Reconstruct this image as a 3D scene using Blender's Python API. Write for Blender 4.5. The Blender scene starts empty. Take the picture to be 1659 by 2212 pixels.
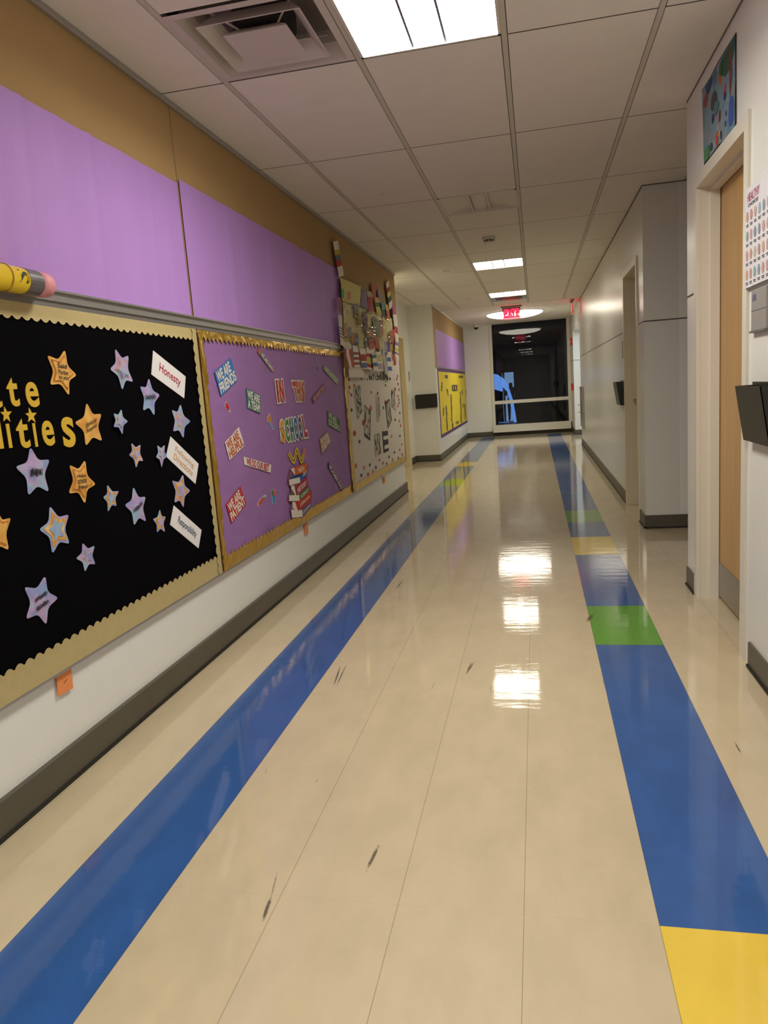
import bpy, math, random
from mathutils import Vector, Matrix
random.seed(7)
SC = bpy.context.scene
COL = SC.collection

# positions in metres (x across, y along the corridor, z up)
D = {'stars': {'gold_a': [(-1.61, 2.31, 1.466), (-1.61, 2.354, 1.384), (-1.61, 2.298, 1.316), (-1.61, 2.209, 1.353), (-1.61, 2.215, 1.445)],
           'blue_b': [(-1.61, 2.631, 1.484), (-1.61, 2.717, 1.461), (-1.61, 2.727, 1.362), (-1.61, 2.643, 1.331), (-1.61, 2.581, 1.408)],
           'name_c': [(-1.61, 2.858, 1.371), (-1.61, 2.929, 1.302), (-1.61, 2.866, 1.22), (-1.61, 2.784, 1.244), (-1.61, 2.783, 1.338)],
           'gold_d': [(-1.61, 2.396, 1.28), (-1.61, 2.474, 1.238), (-1.61, 2.457, 1.143), (-1.61, 2.358, 1.134), (-1.61, 2.315, 1.216)],
           'curl_e': [(-1.61, 2.604, 1.25), (-1.61, 2.637, 1.204), (-1.61, 2.59, 1.157), (-1.61, 2.539, 1.189), (-1.61, 2.55, 1.237)],
           'blue_f': [(-1.61, 3.113, 1.253), (-1.61, 3.189, 1.175), (-1.61, 3.104, 1.105), (-1.61, 3.019, 1.141), (-1.61, 3.029, 1.231)],
           'ring_g': [(-1.61, 2.66, 1.113), (-1.61, 2.724, 1.102), (-1.61, 2.729, 1.037), (-1.61, 2.672, 1.016), (-1.61, 2.634, 1.069)],
           'plain_h': [(-1.61, 2.851, 1.088), (-1.61, 2.912, 1.084), (-1.61, 2.92, 1.035), (-1.61, 2.865, 0.994), (-1.61, 2.831, 1.041)],
           'name_i': [(-1.61, 2.061, 1.147), (-1.61, 2.141, 1.1), (-1.61, 2.115, 1.001), (-1.61, 2.02, 1.004), (-1.61, 1.984, 1.095)],
           'gold_j': [(-1.61, 2.337, 1.076), (-1.61, 2.378, 0.987), (-1.61, 2.303, 0.93), (-1.61, 2.225, 0.978), (-1.61, 2.249, 1.069)],
           'ring_k': [(-1.61, 2.456, 0.971), (-1.61, 2.523, 0.938), (-1.61, 2.495, 0.887), (-1.61, 2.438, 0.875), (-1.61, 2.422, 0.93)],
           'name_l': [(-1.61, 2.632, 0.936), (-1.61, 2.711, 0.885), (-1.61, 2.691, 0.79), (-1.61, 2.603, 0.791), (-1.61, 2.559, 0.877)],
           'ring_m': [(-1.61, 3.058, 0.934), (-1.61, 3.105, 0.855), (-1.61, 3.026, 0.792), (-1.61, 2.954, 0.826), (-1.61, 2.955, 0.92)],
           'ring_n': [(-1.61, 2.815, 0.813), (-1.61, 2.854, 0.776), (-1.61, 2.833, 0.715), (-1.61, 2.771, 0.726), (-1.61, 2.753, 0.784)],
           'ring_o': [(-1.61, 2.113, 0.945), (-1.61, 2.2, 0.902), (-1.61, 2.182, 0.808), (-1.61, 2.092, 0.795), (-1.61, 2.049, 0.882)],
           'blue_p': [(-1.61, 2.258, 0.788), (-1.61, 2.322, 0.764), (-1.61, 2.311, 0.701), (-1.61, 2.249, 0.69), (-1.61, 2.213, 0.745)],
           'name_q': [(-1.61, 2.036, 0.724), (-1.61, 2.08, 0.64), (-1.61, 2.008, 0.575), (-1.61, 1.926, 0.62), (-1.61, 1.939, 0.715)],
           'gold_r': [(-1.61, 1.871, 0.978), (-1.61, 1.921, 0.942), (-1.61, 1.892, 0.853), (-1.61, 1.82, 0.849), (-1.61, 1.811, 0.932)]},
 'cards': {'honesty': [(-1.61, 2.927, 1.493), (-1.61, 3.2, 1.384), (-1.61, 3.161, 1.283), (-1.61, 2.887, 1.391)],
           'following': [(-1.61, 2.989, 1.118), (-1.61, 3.231, 0.968), (-1.61, 3.175, 0.877), (-1.61, 2.928, 1.034)],
           'responsibility': [(-1.61, 2.944, 0.812), (-1.61, 3.183, 0.651), (-1.61, 3.131, 0.572), (-1.61, 2.891, 0.734)]},
 'letters': [('a', [(-1.61, 1.908, 1.35), (-1.61, 1.967, 1.282)]), ('t', [(-1.61, 1.996, 1.373), (-1.61, 2.046, 1.283)]), ('e', [(-1.61, 2.079, 1.36), (-1.61, 2.141, 1.278)]),
             ('l', [(-1.61, 1.926, 1.26), (-1.61, 1.944, 1.158)]), ('I', [(-1.61, 1.962, 1.232), (-1.61, 1.987, 1.157)]), ('t', [(-1.61, 2.01, 1.244), (-1.61, 2.066, 1.15)]),
             ('I', [(-1.61, 2.084, 1.227), (-1.61, 2.106, 1.15)]), ('e', [(-1.61, 2.13, 1.232), (-1.61, 2.191, 1.147)]), ('s', [(-1.61, 2.235, 1.239), (-1.61, 2.304, 1.133)])],
 'dotstars': [[(-1.61, 1.973, 1.285), (-1.61, 2.002, 1.269), (-1.61, 1.989, 1.237), (-1.61, 1.96, 1.24), (-1.61, 1.953, 1.269)],
              [(-1.61, 2.084, 1.278), (-1.61, 2.117, 1.26), (-1.61, 2.106, 1.228), (-1.61, 2.071, 1.232), (-1.61, 2.063, 1.26)]],
 'signs': {'friends': [(-1.607, 3.525, 1.408), (-1.607, 3.737, 1.482), (-1.607, 3.797, 1.367), (-1.607, 3.569, 1.289)],
           'team': [(-1.607, 3.922, 1.321), (-1.607, 4.12, 1.278), (-1.607, 4.092, 1.176), (-1.607, 3.907, 1.212)],
           'in': [(-1.607, 4.395, 1.367), (-1.607, 4.55, 1.373), (-1.607, 4.556, 1.231), (-1.607, 4.403, 1.227)],
           'this': [(-1.607, 4.71, 1.361), (-1.607, 4.996, 1.361), (-1.607, 4.972, 1.224), (-1.607, 4.75, 1.226)],
           'school': [(-1.607, 4.404, 1.113), (-1.607, 4.941, 1.126), (-1.607, 4.977, 0.97), (-1.607, 4.401, 0.968)],
           'kind': [(-1.607, 4.186, 1.558), (-1.607, 4.412, 1.429), (-1.607, 4.38, 1.411), (-1.607, 4.149, 1.532)],
           'listen': [(-1.607, 5.551, 1.488), (-1.607, 5.926, 1.374), (-1.607, 5.86, 1.338), (-1.607, 5.517, 1.449)],
           'fun': [(-1.607, 5.156, 1.241), (-1.607, 5.474, 1.34), (-1.607, 5.505, 1.304), (-1.607, 5.167, 1.202)],
           'success': [(-1.607, 5.535, 1.13), (-1.607, 5.857, 1.042), (-1.607, 5.856, 0.945), (-1.607, 5.512, 1.023)],
           'work': [(-1.607, 5.251, 0.931), (-1.607, 5.486, 0.97), (-1.607, 5.547, 0.893), (-1.607, 5.28, 0.819)],
           'helpful': [(-1.607, 3.558, 1.044), (-1.607, 3.753, 1.109), (-1.607, 3.801, 1.008), (-1.607, 3.594, 0.951)],
           'best': [(-1.607, 3.789, 0.944), (-1.607, 4.18, 0.857), (-1.607, 4.16, 0.813), (-1.607, 3.79, 0.901)],
           'patient': [(-1.607, 3.49, 0.725), (-1.607, 3.689, 0.789), (-1.607, 3.742, 0.689), (-1.607, 3.53, 0.62)],
           'goals': [(-1.607, 5.444, 0.732), (-1.607, 5.794, 0.479), (-1.607, 5.744, 0.465), (-1.607, 5.414, 0.7)]},
 'bits': {'bolt': [(-1.61, 3.636, 1.253), (-1.61, 3.648, 1.238), (-1.61, 3.666, 1.232), (-1.61, 3.657, 1.21), (-1.61, 3.642, 1.203), (-1.61, 3.633, 1.219), (-1.61, 3.616, 1.226),
                   (-1.61, 3.62, 1.246)],
          'bolttip': [(-1.61, 3.66, 1.217), (-1.61, 3.686, 1.193), (-1.61, 3.648, 1.206)],
          'brushhead': [(-1.61, 4.258, 1.165), (-1.61, 4.267, 1.148), (-1.61, 4.272, 1.12), (-1.61, 4.243, 1.108), (-1.61, 4.216, 1.123), (-1.61, 4.211, 1.145),
                        (-1.61, 4.238, 1.153)],
          'brushhandle': [(-1.61, 4.248, 1.112), (-1.61, 4.27, 1.112), (-1.61, 4.313, 1.066), (-1.61, 4.281, 1.071), (-1.61, 4.238, 1.106)],
          'markerbody': [(-1.61, 3.997, 0.683), (-1.61, 4.047, 0.675), (-1.61, 4.003, 0.657), (-1.61, 3.952, 0.64), (-1.61, 3.927, 0.649), (-1.61, 3.933, 0.662)],
          'markercap': [(-1.61, 4.038, 0.691), (-1.61, 4.074, 0.687), (-1.61, 4.064, 0.676), (-1.61, 4.04, 0.672), (-1.61, 4.02, 0.681)],
          'cup': [(-1.61, 4.163, 0.668), (-1.61, 4.226, 0.659), (-1.61, 4.214, 0.615), (-1.61, 4.187, 0.612), (-1.61, 4.16, 0.623)],
          'pen1': [(-1.61, 4.174, 0.701), (-1.61, 4.189, 0.704), (-1.61, 4.197, 0.689), (-1.61, 4.19, 0.664), (-1.61, 4.165, 0.668)],
          'pen2': [(-1.61, 4.2, 0.689), (-1.61, 4.222, 0.699), (-1.61, 4.231, 0.686), (-1.61, 4.224, 0.658), (-1.61, 4.193, 0.663)],
          'dot': [(-1.61, 5.331, 1.473), (-1.61, 5.371, 1.475), (-1.61, 5.357, 1.447), (-1.61, 5.322, 1.45)]},
 'worm': [(-1.61, 4.526, 0.898), (-1.61, 4.537, 0.884), (-1.61, 4.579, 0.848), (-1.61, 4.608, 0.836), (-1.61, 4.64, 0.849), (-1.61, 4.665, 0.883), (-1.61, 4.691, 0.897),
          (-1.61, 4.719, 0.879), (-1.61, 4.746, 0.838), (-1.61, 4.765, 0.819), (-1.61, 4.792, 0.827), (-1.61, 4.829, 0.858), (-1.61, 4.859, 0.893)],
 'books': {'math': {'cover': [(-1.61, 4.582, 0.793), (-1.61, 4.863, 0.793), (-1.61, 4.845, 0.73), (-1.61, 4.585, 0.74)],
                    'pages': [(-1.61, 4.509, 0.791), (-1.61, 4.582, 0.793), (-1.61, 4.585, 0.74)]},
           'art': {'cover': [(-1.61, 4.683, 0.718), (-1.61, 4.868, 0.74), (-1.61, 4.838, 0.706), (-1.61, 4.681, 0.679)],
                   'pages': [(-1.61, 4.464, 0.727), (-1.61, 4.682, 0.715), (-1.61, 4.681, 0.678), (-1.61, 4.462, 0.689)],
                   'cover_top': [(-1.61, 4.465, 0.73), (-1.61, 4.552, 0.751), (-1.61, 4.585, 0.74), (-1.61, 4.845, 0.73), (-1.61, 4.874, 0.743), (-1.61, 4.683, 0.718)]},
           'history': {'cover': [(-1.61, 4.581, 0.662), (-1.61, 4.837, 0.703), (-1.61, 4.843, 0.635), (-1.61, 4.583, 0.602)],
                       'pages': [(-1.61, 4.497, 0.684), (-1.61, 4.549, 0.678), (-1.61, 4.579, 0.603), (-1.61, 4.562, 0.609), (-1.61, 4.494, 0.661)]},
           'science': {'cover': [(-1.61, 4.639, 0.598), (-1.61, 4.868, 0.632), (-1.61, 4.856, 0.592), (-1.61, 4.642, 0.561)],
                       'pages': [(-1.61, 4.441, 0.627), (-1.61, 4.639, 0.6), (-1.61, 4.637, 0.559), (-1.61, 4.434, 0.59)],
                       'cover_top': [(-1.61, 4.446, 0.629), (-1.61, 4.497, 0.636), (-1.61, 4.562, 0.611)]},
           'literature': {'cover': [(-1.61, 4.541, 0.569), (-1.61, 4.637, 0.558), (-1.61, 4.888, 0.595), (-1.61, 4.913, 0.571), (-1.61, 4.889, 0.526), (-1.61, 4.586, 0.497)],
                          'pages': [(-1.61, 4.493, 0.574), (-1.61, 4.541, 0.569), (-1.61, 4.586, 0.497), (-1.61, 4.489, 0.531)]},
           'geography': {'cover': [(-1.61, 4.675, 0.49), (-1.61, 4.879, 0.508), (-1.61, 4.865, 0.478), (-1.61, 4.676, 0.443)],
                         'pages': [(-1.61, 4.457, 0.53), (-1.61, 4.675, 0.489), (-1.61, 4.676, 0.442), (-1.61, 4.46, 0.475)]}},
 'bookback': [(-1.61, 4.456, 0.729), (-1.61, 4.509, 0.791), (-1.61, 4.573, 0.795), (-1.61, 4.864, 0.796), (-1.61, 4.897, 0.769), (-1.61, 4.848, 0.708), (-1.61, 4.858, 0.633),
              (-1.61, 4.931, 0.578), (-1.61, 4.9, 0.508), (-1.61, 4.864, 0.475), (-1.61, 4.679, 0.435), (-1.61, 4.454, 0.47), (-1.61, 4.445, 0.535), (-1.61, 4.484, 0.576),
              (-1.61, 4.421, 0.589), (-1.61, 4.433, 0.63), (-1.61, 4.484, 0.638), (-1.61, 4.488, 0.685), (-1.61, 4.454, 0.69)],
 'booktext': {'MATH': [(-1.61, 4.667, 0.78), (-1.61, 4.789, 0.78), (-1.61, 4.784, 0.747), (-1.61, 4.662, 0.747)],
              'ART': [(-1.61, 4.75, 0.733), (-1.61, 4.848, 0.743), (-1.61, 4.837, 0.722), (-1.61, 4.747, 0.707)],
              'HISTORY': [(-1.61, 4.611, 0.65), (-1.61, 4.814, 0.677), (-1.61, 4.814, 0.643), (-1.61, 4.61, 0.613)],
              'SCIENCE': [(-1.61, 4.67, 0.592), (-1.61, 4.843, 0.618), (-1.61, 4.842, 0.596), (-1.61, 4.674, 0.57)],
              'LITERATURE': [(-1.61, 4.641, 0.541), (-1.61, 4.864, 0.565), (-1.61, 4.864, 0.546), (-1.61, 4.644, 0.516)],
              'GEOGRAPHY': [(-1.61, 4.687, 0.48), (-1.61, 4.867, 0.504), (-1.61, 4.861, 0.485), (-1.61, 4.685, 0.456)]},
 'leaves': [((-1.606, 6.294, 1.377), '#b01f1c', 1.0), ((-1.606, 6.297, 1.308), '#b01f1c', 1.0), ((-1.606, 6.246, 1.266), '#b01f1c', 1.0), ((-1.606, 6.34, 1.242), '#b01f1c', 1.0),
            ((-1.606, 6.222, 1.192), '#c9591c', 1.0), ((-1.606, 6.348, 0.9), '#b01f1c', 1.6), ((-1.606, 6.723, 0.975), '#b01f1c', 1.7), ((-1.606, 6.753, 0.478), '#b01f1c', 1.0),
            ((-1.606, 7.655, 0.482), '#b01f1c', 1.0), ((-1.606, 7.895, 1.319), '#b01f1c', 1.0), ((-1.605, 8.647, 1.331), '#b01f1c', 1.0), ((-1.606, 8.692, 1.264), '#b01f1c', 1.0),
            ((-1.606, 8.648, 1.146), '#b01f1c', 1.0), ((-1.606, 8.632, 1.104), '#b01f1c', 1.0), ((-1.606, 8.442, 1.27), '#b01f1c', 1.5), ((-1.606, 8.658, 1.424), '#b01f1c', 1.0),
            ((-1.606, 8.599, 1.39), '#b01f1c', 1.0), ((-1.606, 8.64, 0.835), '#b01f1c', 1.0), ((-1.606, 8.577, 0.894), '#c9591c', 1.0), ((-1.606, 8.474, 0.558), '#c9591c', 1.0),
            ((-1.605, 8.615, 0.489), '#b01f1c', 1.0), ((-1.606, 8.002, 0.488), '#c9591c', 1.0), ((-1.606, 8.636, 0.608), '#c9591c', 1.0), ((-1.606, 7.072, 1.096), '#c9591c', 1.7),
            ((-1.606, 6.308, 0.611), '#c9591c', 1.3), ((-1.606, 6.614, 0.559), '#c9591c', 1.0), ((-1.606, 6.976, 0.482), '#c9591c', 1.0), ((-1.606, 7.474, 0.509), '#c9591c', 1.0),
            ((-1.606, 7.309, 0.557), '#c9591c', 1.0), ((-1.606, 8.035, 0.751), '#c9591c', 1.0), ((-1.606, 6.192, 0.5), '#c9591c', 1.0), ((-1.606, 7.157, 1.252), '#c9591c', 1.0),
            ((-1.606, 7.458, 1.24), '#5a3a24', 1.0), ((-1.606, 6.486, 1.326), '#c9591c', 1.0), ((-1.606, 8.594, 1.189), '#b01f1c', 1.0), ((-1.606, 8.55, 1.073), '#c9591c', 1.0),
            ((-1.606, 8.349, 0.473), '#5a3a24', 1.0), ((-1.606, 6.244, 1.34), '#1c1a1e', 1.0), ((-1.606, 6.306, 1.111), '#1c1a1e', 1.0), ((-1.606, 6.511, 0.813), '#1c1a1e', 1.0),
            ((-1.606, 7.116, 0.501), '#1c1a1e', 1.0), ((-1.606, 6.479, 0.502), '#1c1a1e', 1.0), ((-1.606, 6.857, 0.556), '#1c1a1e', 1.0), ((-1.606, 7.814, 0.539), '#1c1a1e', 1.0),
            ((-1.605, 8.136, 0.56), '#1c1a1e', 1.0), ((-1.606, 8.635, 0.985), '#1c1a1e', 1.0), ((-1.606, 8.313, 0.92), '#1c1a1e', 1.0), ((-1.606, 8.548, 0.718), '#1c1a1e', 1.0),
            ((-1.606, 7.695, 1.081), '#1c1a1e', 1.0), ((-1.606, 7.829, 1.135), '#b01f1c', 1.6)],
 'drawings': {'tree': [(-1.606, 6.438, 1.301), (-1.606, 6.696, 1.332), (-1.606, 6.701, 1.086), (-1.606, 6.508, 1.016)],
              'swirl': [(-1.606, 6.823, 1.142), (-1.606, 7.048, 1.073), (-1.606, 6.939, 0.799), (-1.606, 6.73, 0.863)],
              'arch': [(-1.606, 7.367, 1.227), (-1.606, 7.56, 1.224), (-1.606, 7.521, 1.009), (-1.606, 7.324, 0.953)],
              'framed': [(-1.606, 7.824, 1.119), (-1.606, 8.038, 1.16), (-1.605, 8.094, 0.936), (-1.606, 7.87, 0.861)],
              'sketch': [(-1.606, 8.202, 1.269), (-1.606, 8.399, 1.275), (-1.606, 8.394, 1.02), (-1.606, 8.154, 1.078)],
              'grey': [(-1.606, 7.163, 0.832), (-1.606, 7.422, 0.829), (-1.606, 7.401, 0.615), (-1.606, 7.136, 0.608)],
              'black': [(-1.606, 7.545, 0.836), (-1.606, 7.836, 0.824), (-1.606, 7.818, 0.606), (-1.606, 7.547, 0.608)]},
 'blackbars': [[(-1.606, 7.57, 0.781), (-1.606, 7.847, 0.776), (-1.606, 7.845, 0.737), (-1.606, 7.727, 0.738), (-1.606, 7.575, 0.743)],
               [(-1.606, 7.591, 0.68), (-1.606, 7.825, 0.68), (-1.606, 7.821, 0.637), (-1.606, 7.596, 0.642)]],
 'lettersrow': [('U', [(-1.605, 6.744, 1.416), (-1.605, 6.811, 1.373)]), ('I', [(-1.605, 6.887, 1.432), (-1.605, 6.898, 1.373)]),
                ('.', [(-1.605, 6.988, 1.388), (-1.605, 7.039, 1.373)]), ('N', [(-1.605, 7.108, 1.419), (-1.605, 7.236, 1.374)]),
                ('Y', [(-1.605, 7.273, 1.436), (-1.605, 7.36, 1.374)]), ('C', [(-1.605, 7.403, 1.421), (-1.605, 7.485, 1.374)]),
                ('H', [(-1.605, 7.517, 1.438), (-1.605, 7.654, 1.374)]), ('I', [(-1.605, 7.708, 1.423), (-1.605, 7.728, 1.375)]),
                ('D', [(-1.605, 7.793, 1.463), (-1.605, 7.885, 1.375)]), ('U', [(-1.605, 7.952, 1.442), (-1.605, 8.056, 1.375)]),
                ('S', [(-1.605, 8.123, 1.426), (-1.605, 8.205, 1.375)])],
 'flags': [([(-1.58, 6.017, 2.489), (-1.58, 6.184, 2.527), (-1.58, 6.293, 2.26), (-1.58, 6.117, 2.222)], '#e2dace',
            [(0.24, 0.39, '#c2a92c'), (0.39, 0.54, '#5b6880'), (0.54, 0.71, '#a81c17')], 'tall white paper strip with yellow, grey and red bars'),
           ([(-1.58, 8.194, 2.436), (-1.58, 8.36, 2.485), (-1.58, 8.496, 2.217), (-1.58, 8.287, 2.156)], '#e2dace',
            [(0.2, 0.38, '#a8201f'), (0.38, 0.55, '#c9c25a'), (0.55, 0.75, '#1f4540')], 'white strip with red, yellow and green bars, right end,'),
           ([(-1.58, 6.144, 2.224), (-1.58, 6.928, 2.242), (-1.58, 6.846, 2.057), (-1.58, 6.17, 2.034)], '#d0c678', [], 'large pale yellow paper card'),
           ([(-1.595, 6.249, 2.052), (-1.595, 8.54, 2.08), (-1.595, 8.292, 1.747), (-1.595, 6.17, 1.687)], '#ddd2a0', [], 'wide cream backing paper'),
           ([(-1.575, 6.903, 2.229), (-1.575, 7.113, 2.235), (-1.575, 7.132, 2.054), (-1.575, 6.824, 2.054)], '#7f6f8c', [], 'violet paper strip'),
           ([(-1.57, 7.146, 2.228), (-1.57, 7.337, 2.241), (-1.57, 7.442, 2.046), (-1.57, 7.145, 2.02)], '#b3aa90', [(0.25, 0.95, '#a32722')],
            'cream paper strip with a long red panel'),
           ([(-1.58, 7.44, 2.341), (-1.58, 7.567, 2.351), (-1.58, 7.57, 2.211), (-1.58, 7.404, 2.201)], '#b85550', [], 'salmon pink paper strip'),
           ([(-1.585, 7.743, 2.31), (-1.585, 7.891, 2.328), (-1.585, 7.894, 2.203), (-1.585, 7.74, 2.187)], '#8a7f96', [], 'pale lavender paper strip'),
           ([(-1.575, 7.497, 2.213), (-1.575, 7.666, 2.221), (-1.575, 7.797, 2.062), (-1.575, 7.539, 2.039)], '#c2bb2e', [(0.0, 0.2, '#d8932a'), (0.3, 0.55, '#35612c')],
            'bright yellow paper strip with green and orange'),
           ([(-1.58, 7.849, 2.197), (-1.58, 8.092, 2.217), (-1.58, 8.171, 2.083), (-1.58, 7.85, 2.029)], '#4f8a94', [(0.5, 1.0, '#333a5e')], 'teal and navy paper strip'),
           ([(-1.57, 8.014, 2.191), (-1.57, 8.176, 2.196), (-1.57, 8.244, 2.048), (-1.57, 8.059, 2.033)], '#cda63a', [(0.4, 1.0, '#c0602a')], 'yellow and orange paper strip'),
           ([(-1.575, 8.443, 2.229), (-1.575, 8.631, 2.241), (-1.575, 8.686, 2.139), (-1.575, 8.45, 2.118)], '#b8608c', [], 'pink paper tab'),
           ([(-1.58, 8.461, 2.12), (-1.58, 8.696, 2.14), (-1.58, 8.718, 1.789), (-1.58, 8.51, 1.815)], '#e2dace', [(0.42, 0.66, '#b83a55')],
            'long white paper strip with a crimson bar'),
           ([(-1.575, 8.466, 1.812), (-1.575, 8.683, 1.811), (-1.575, 8.639, 1.602), (-1.575, 8.4, 1.631)], '#e2dace',
            [(0.0, 0.2, '#8a74a8'), (0.35, 0.55, '#cbbd50'), (0.62, 0.72, '#4b3f86')], 'short white strip with violet and yellow bars'),
           ([(-1.57, 5.994, 2.048), (-1.57, 6.107, 2.052), (-1.57, 6.126, 1.968), (-1.57, 5.991, 1.918)], '#a8587c', [], 'magenta paper tab'),
           ([(-1.57, 5.965, 1.903), (-1.57, 6.082, 1.9), (-1.57, 6.103, 1.638), (-1.57, 5.956, 1.661)], '#e2dace',
            [(0.4, 0.44, '#5b6480'), (0.5, 0.54, '#5b6480'), (0.6, 0.64, '#5b6480'), (0.7, 0.74, '#5b6480')], 'white paper with thin grey blue stripes'),
           ([(-1.56, 6.037, 1.63), (-1.56, 6.281, 1.636), (-1.56, 6.323, 1.493), (-1.56, 6.124, 1.46)], '#e2dace', [('v', 0.0, 0.2, '#b8382f'), ('v', 0.58, 1.0, '#b8382f')],
            'paper flag with red side bars'),
           ([(-1.565, 6.369, 1.672), (-1.565, 6.567, 1.679), (-1.565, 6.599, 1.485), (-1.565, 6.384, 1.481)], '#e2dace',
            [(0.3, 0.42, '#a81e1e'), (0.53, 0.65, '#a81e1e'), (0.76, 0.88, '#a81e1e')], 'paper flag with three red stripes'),
           ([(-1.57, 6.612, 1.66), (-1.57, 6.87, 1.671), (-1.57, 6.904, 1.476), (-1.57, 6.685, 1.472)], '#e2dace', [(0.3, 0.62, '#a8201f'), (0.7, 0.95, '#4a6690')],
            'paper flag with a red block above blue'),
           ([(-1.575, 6.919, 1.689), (-1.575, 7.322, 1.702), (-1.575, 7.13, 1.459), (-1.575, 6.915, 1.476)], '#e2dace',
            [(0.3, 0.45, '#a8201f'), (0.45, 0.75, '#c8b84a'), (0.75, 0.9, '#a8201f')], 'paper flag in red, yellow and red'),
           ([(-1.56, 7.077, 1.619), (-1.56, 7.28, 1.637), (-1.56, 7.339, 1.459), (-1.56, 7.121, 1.456)], '#e2dace', [(0.05, 0.25, '#33628f'), (0.5, 0.72, '#33628f')],
            'paper flag with two blue bars beside the yellow one'),
           ([(-1.57, 7.358, 1.656), (-1.57, 7.621, 1.666), (-1.57, 7.599, 1.465), (-1.57, 7.372, 1.462)], '#e2dace', [(0.15, 0.5, '#c6ba6a'), (0.6, 0.9, '#a89ab8')],
            'paper flag in faded yellow and lilac'),
           ([(-1.56, 7.633, 1.698), (-1.56, 7.755, 1.703), (-1.56, 7.859, 1.412), (-1.56, 7.696, 1.433)], '#b8b4b4', [], 'narrow plain white strip'),
           ([(-1.565, 7.921, 1.677), (-1.565, 8.086, 1.684), (-1.565, 8.131, 1.403), (-1.565, 7.86, 1.401)], '#e2dace', [(0.22, 0.38, '#2f5f98'), (0.58, 0.74, '#2a5fae')],
            'paper flag with two blue stripes near the wall end'),
           ([(-1.56, 8.136, 1.656), (-1.56, 8.296, 1.668), (-1.56, 8.358, 1.54), (-1.56, 8.198, 1.537)], '#b83c34', [], 'small tilted red strip'),
           ([(-1.58, 6.2, 1.483), (-1.58, 6.753, 1.484), (-1.58, 6.788, 1.394), (-1.58, 6.201, 1.391)], '#e2dace', [], 'broad blank white sheet below the red flags'),
           ([(-1.56, 6.338, 1.773), (-1.56, 6.435, 1.78), (-1.56, 6.423, 1.681), (-1.56, 6.31, 1.687)], '#c87828', [], 'orange paper scrap'),
           ([(-1.555, 6.422, 1.784), (-1.555, 6.554, 1.782), (-1.555, 6.546, 1.672), (-1.555, 6.4, 1.686)], '#3c6a8e', [(0.5, 0.56, '#8fa8b8'), (0.65, 0.71, '#8fa8b8')],
            'blue paper scrap with pale lines'),
           ([(-1.55, 6.938, 1.869), (-1.55, 7.178, 1.88), (-1.55, 7.155, 1.773), (-1.55, 6.9, 1.754)], '#2a2638', [(0.2, 0.85, '#c08a62')], 'dark outlined tan paper figure'),
           ([(-1.56, 7.002, 1.76), (-1.56, 7.266, 1.775), (-1.56, 7.253, 1.687), (-1.56, 7.027, 1.665)], '#b5483c', [], 'brick red paper scrap'),
           ([(-1.565, 7.312, 1.819), (-1.565, 7.498, 1.82), (-1.565, 7.5, 1.674), (-1.565, 7.32, 1.701)], '#b84a2a', [], 'rust red paper strip'),
           ([(-1.57, 7.331, 2.011), (-1.57, 7.652, 1.985), (-1.57, 7.597, 1.826), (-1.57, 7.276, 1.848)], '#7c877e', [], 'grey green paper bag'),
           ([(-1.57, 7.658, 2.001), (-1.57, 7.855, 2.006), (-1.57, 7.793, 1.829), (-1.57, 7.62, 1.83)], '#b38078', [], 'dusty pink paper strip'),
           ([(-1.565, 6.895, 2.021), (-1.565, 7.059, 2.022), (-1.565, 7.027, 1.859), (-1.565, 6.864, 1.848)], '#6a4a72', [], 'plum paper strip'),
           ([(-1.56, 8.142, 1.909), (-1.56, 8.415, 1.956), (-1.56, 8.288, 1.767), (-1.56, 8.156, 1.795)], '#c0481c', [], 'orange red paper scrap'),
           ([(-1.57, 6.535, 2.035), (-1.57, 6.748, 2.074), (-1.57, 6.724, 1.94), (-1.57, 6.558, 1.927)], '#8c8494', [], 'grey lilac paper scrap'),
           ([(-1.565, 6.624, 2.006), (-1.565, 6.782, 1.987), (-1.565, 6.803, 1.86), (-1.565, 6.639, 1.868)], '#a88c3c', [], 'ochre paper scrap'),
           ([(-1.56, 6.096, 1.845), (-1.56, 6.184, 1.847), (-1.56, 6.167, 1.737), (-1.56, 6.07, 1.735)], '#c89468', [], 'peach paper strip'),
           ([(-1.56, 6.203, 1.822), (-1.56, 6.333, 1.827), (-1.56, 6.314, 1.741), (-1.56, 6.194, 1.738)], '#8f8ba4', [], 'blue grey paper scrap'),
           ([(-1.575, 6.109, 1.734), (-1.575, 6.345, 1.739), (-1.575, 6.37, 1.641), (-1.575, 6.082, 1.62)], '#e2dace', [(0.0, 0.4, '#b8ae5c')],
            'white sheet with a yellow top under the film'),
           ([(-1.578, 6.648, 1.794), (-1.578, 6.952, 1.813), (-1.578, 6.908, 1.683), (-1.578, 6.635, 1.662)], '#c9c088', [], 'olive yellow paper scrap'),
           ([(-1.565, 6.867, 1.758), (-1.565, 7.026, 1.767), (-1.565, 6.976, 1.685), (-1.565, 6.853, 1.685)], '#55627e', [], 'slate blue paper scrap'),
           ([(-1.572, 7.545, 1.802), (-1.572, 7.817, 1.806), (-1.572, 7.781, 1.667), (-1.572, 7.55, 1.664)], '#c4be90', [], 'khaki paper strip'),
           ([(-1.578, 7.808, 1.779), (-1.578, 8.026, 1.79), (-1.578, 7.981, 1.664), (-1.578, 7.793, 1.657)], '#9a97a0', [], 'light grey paper strip'),
           ([(-1.57, 8.002, 1.794), (-1.57, 8.154, 1.802), (-1.57, 8.112, 1.685), (-1.57, 7.976, 1.68)], '#5a4a86', [], 'indigo paper strip'),
           ([(-1.572, 8.147, 1.796), (-1.572, 8.313, 1.787), (-1.572, 8.245, 1.685), (-1.572, 8.12, 1.68)], '#c08a34', [], 'amber paper strip'),
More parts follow.
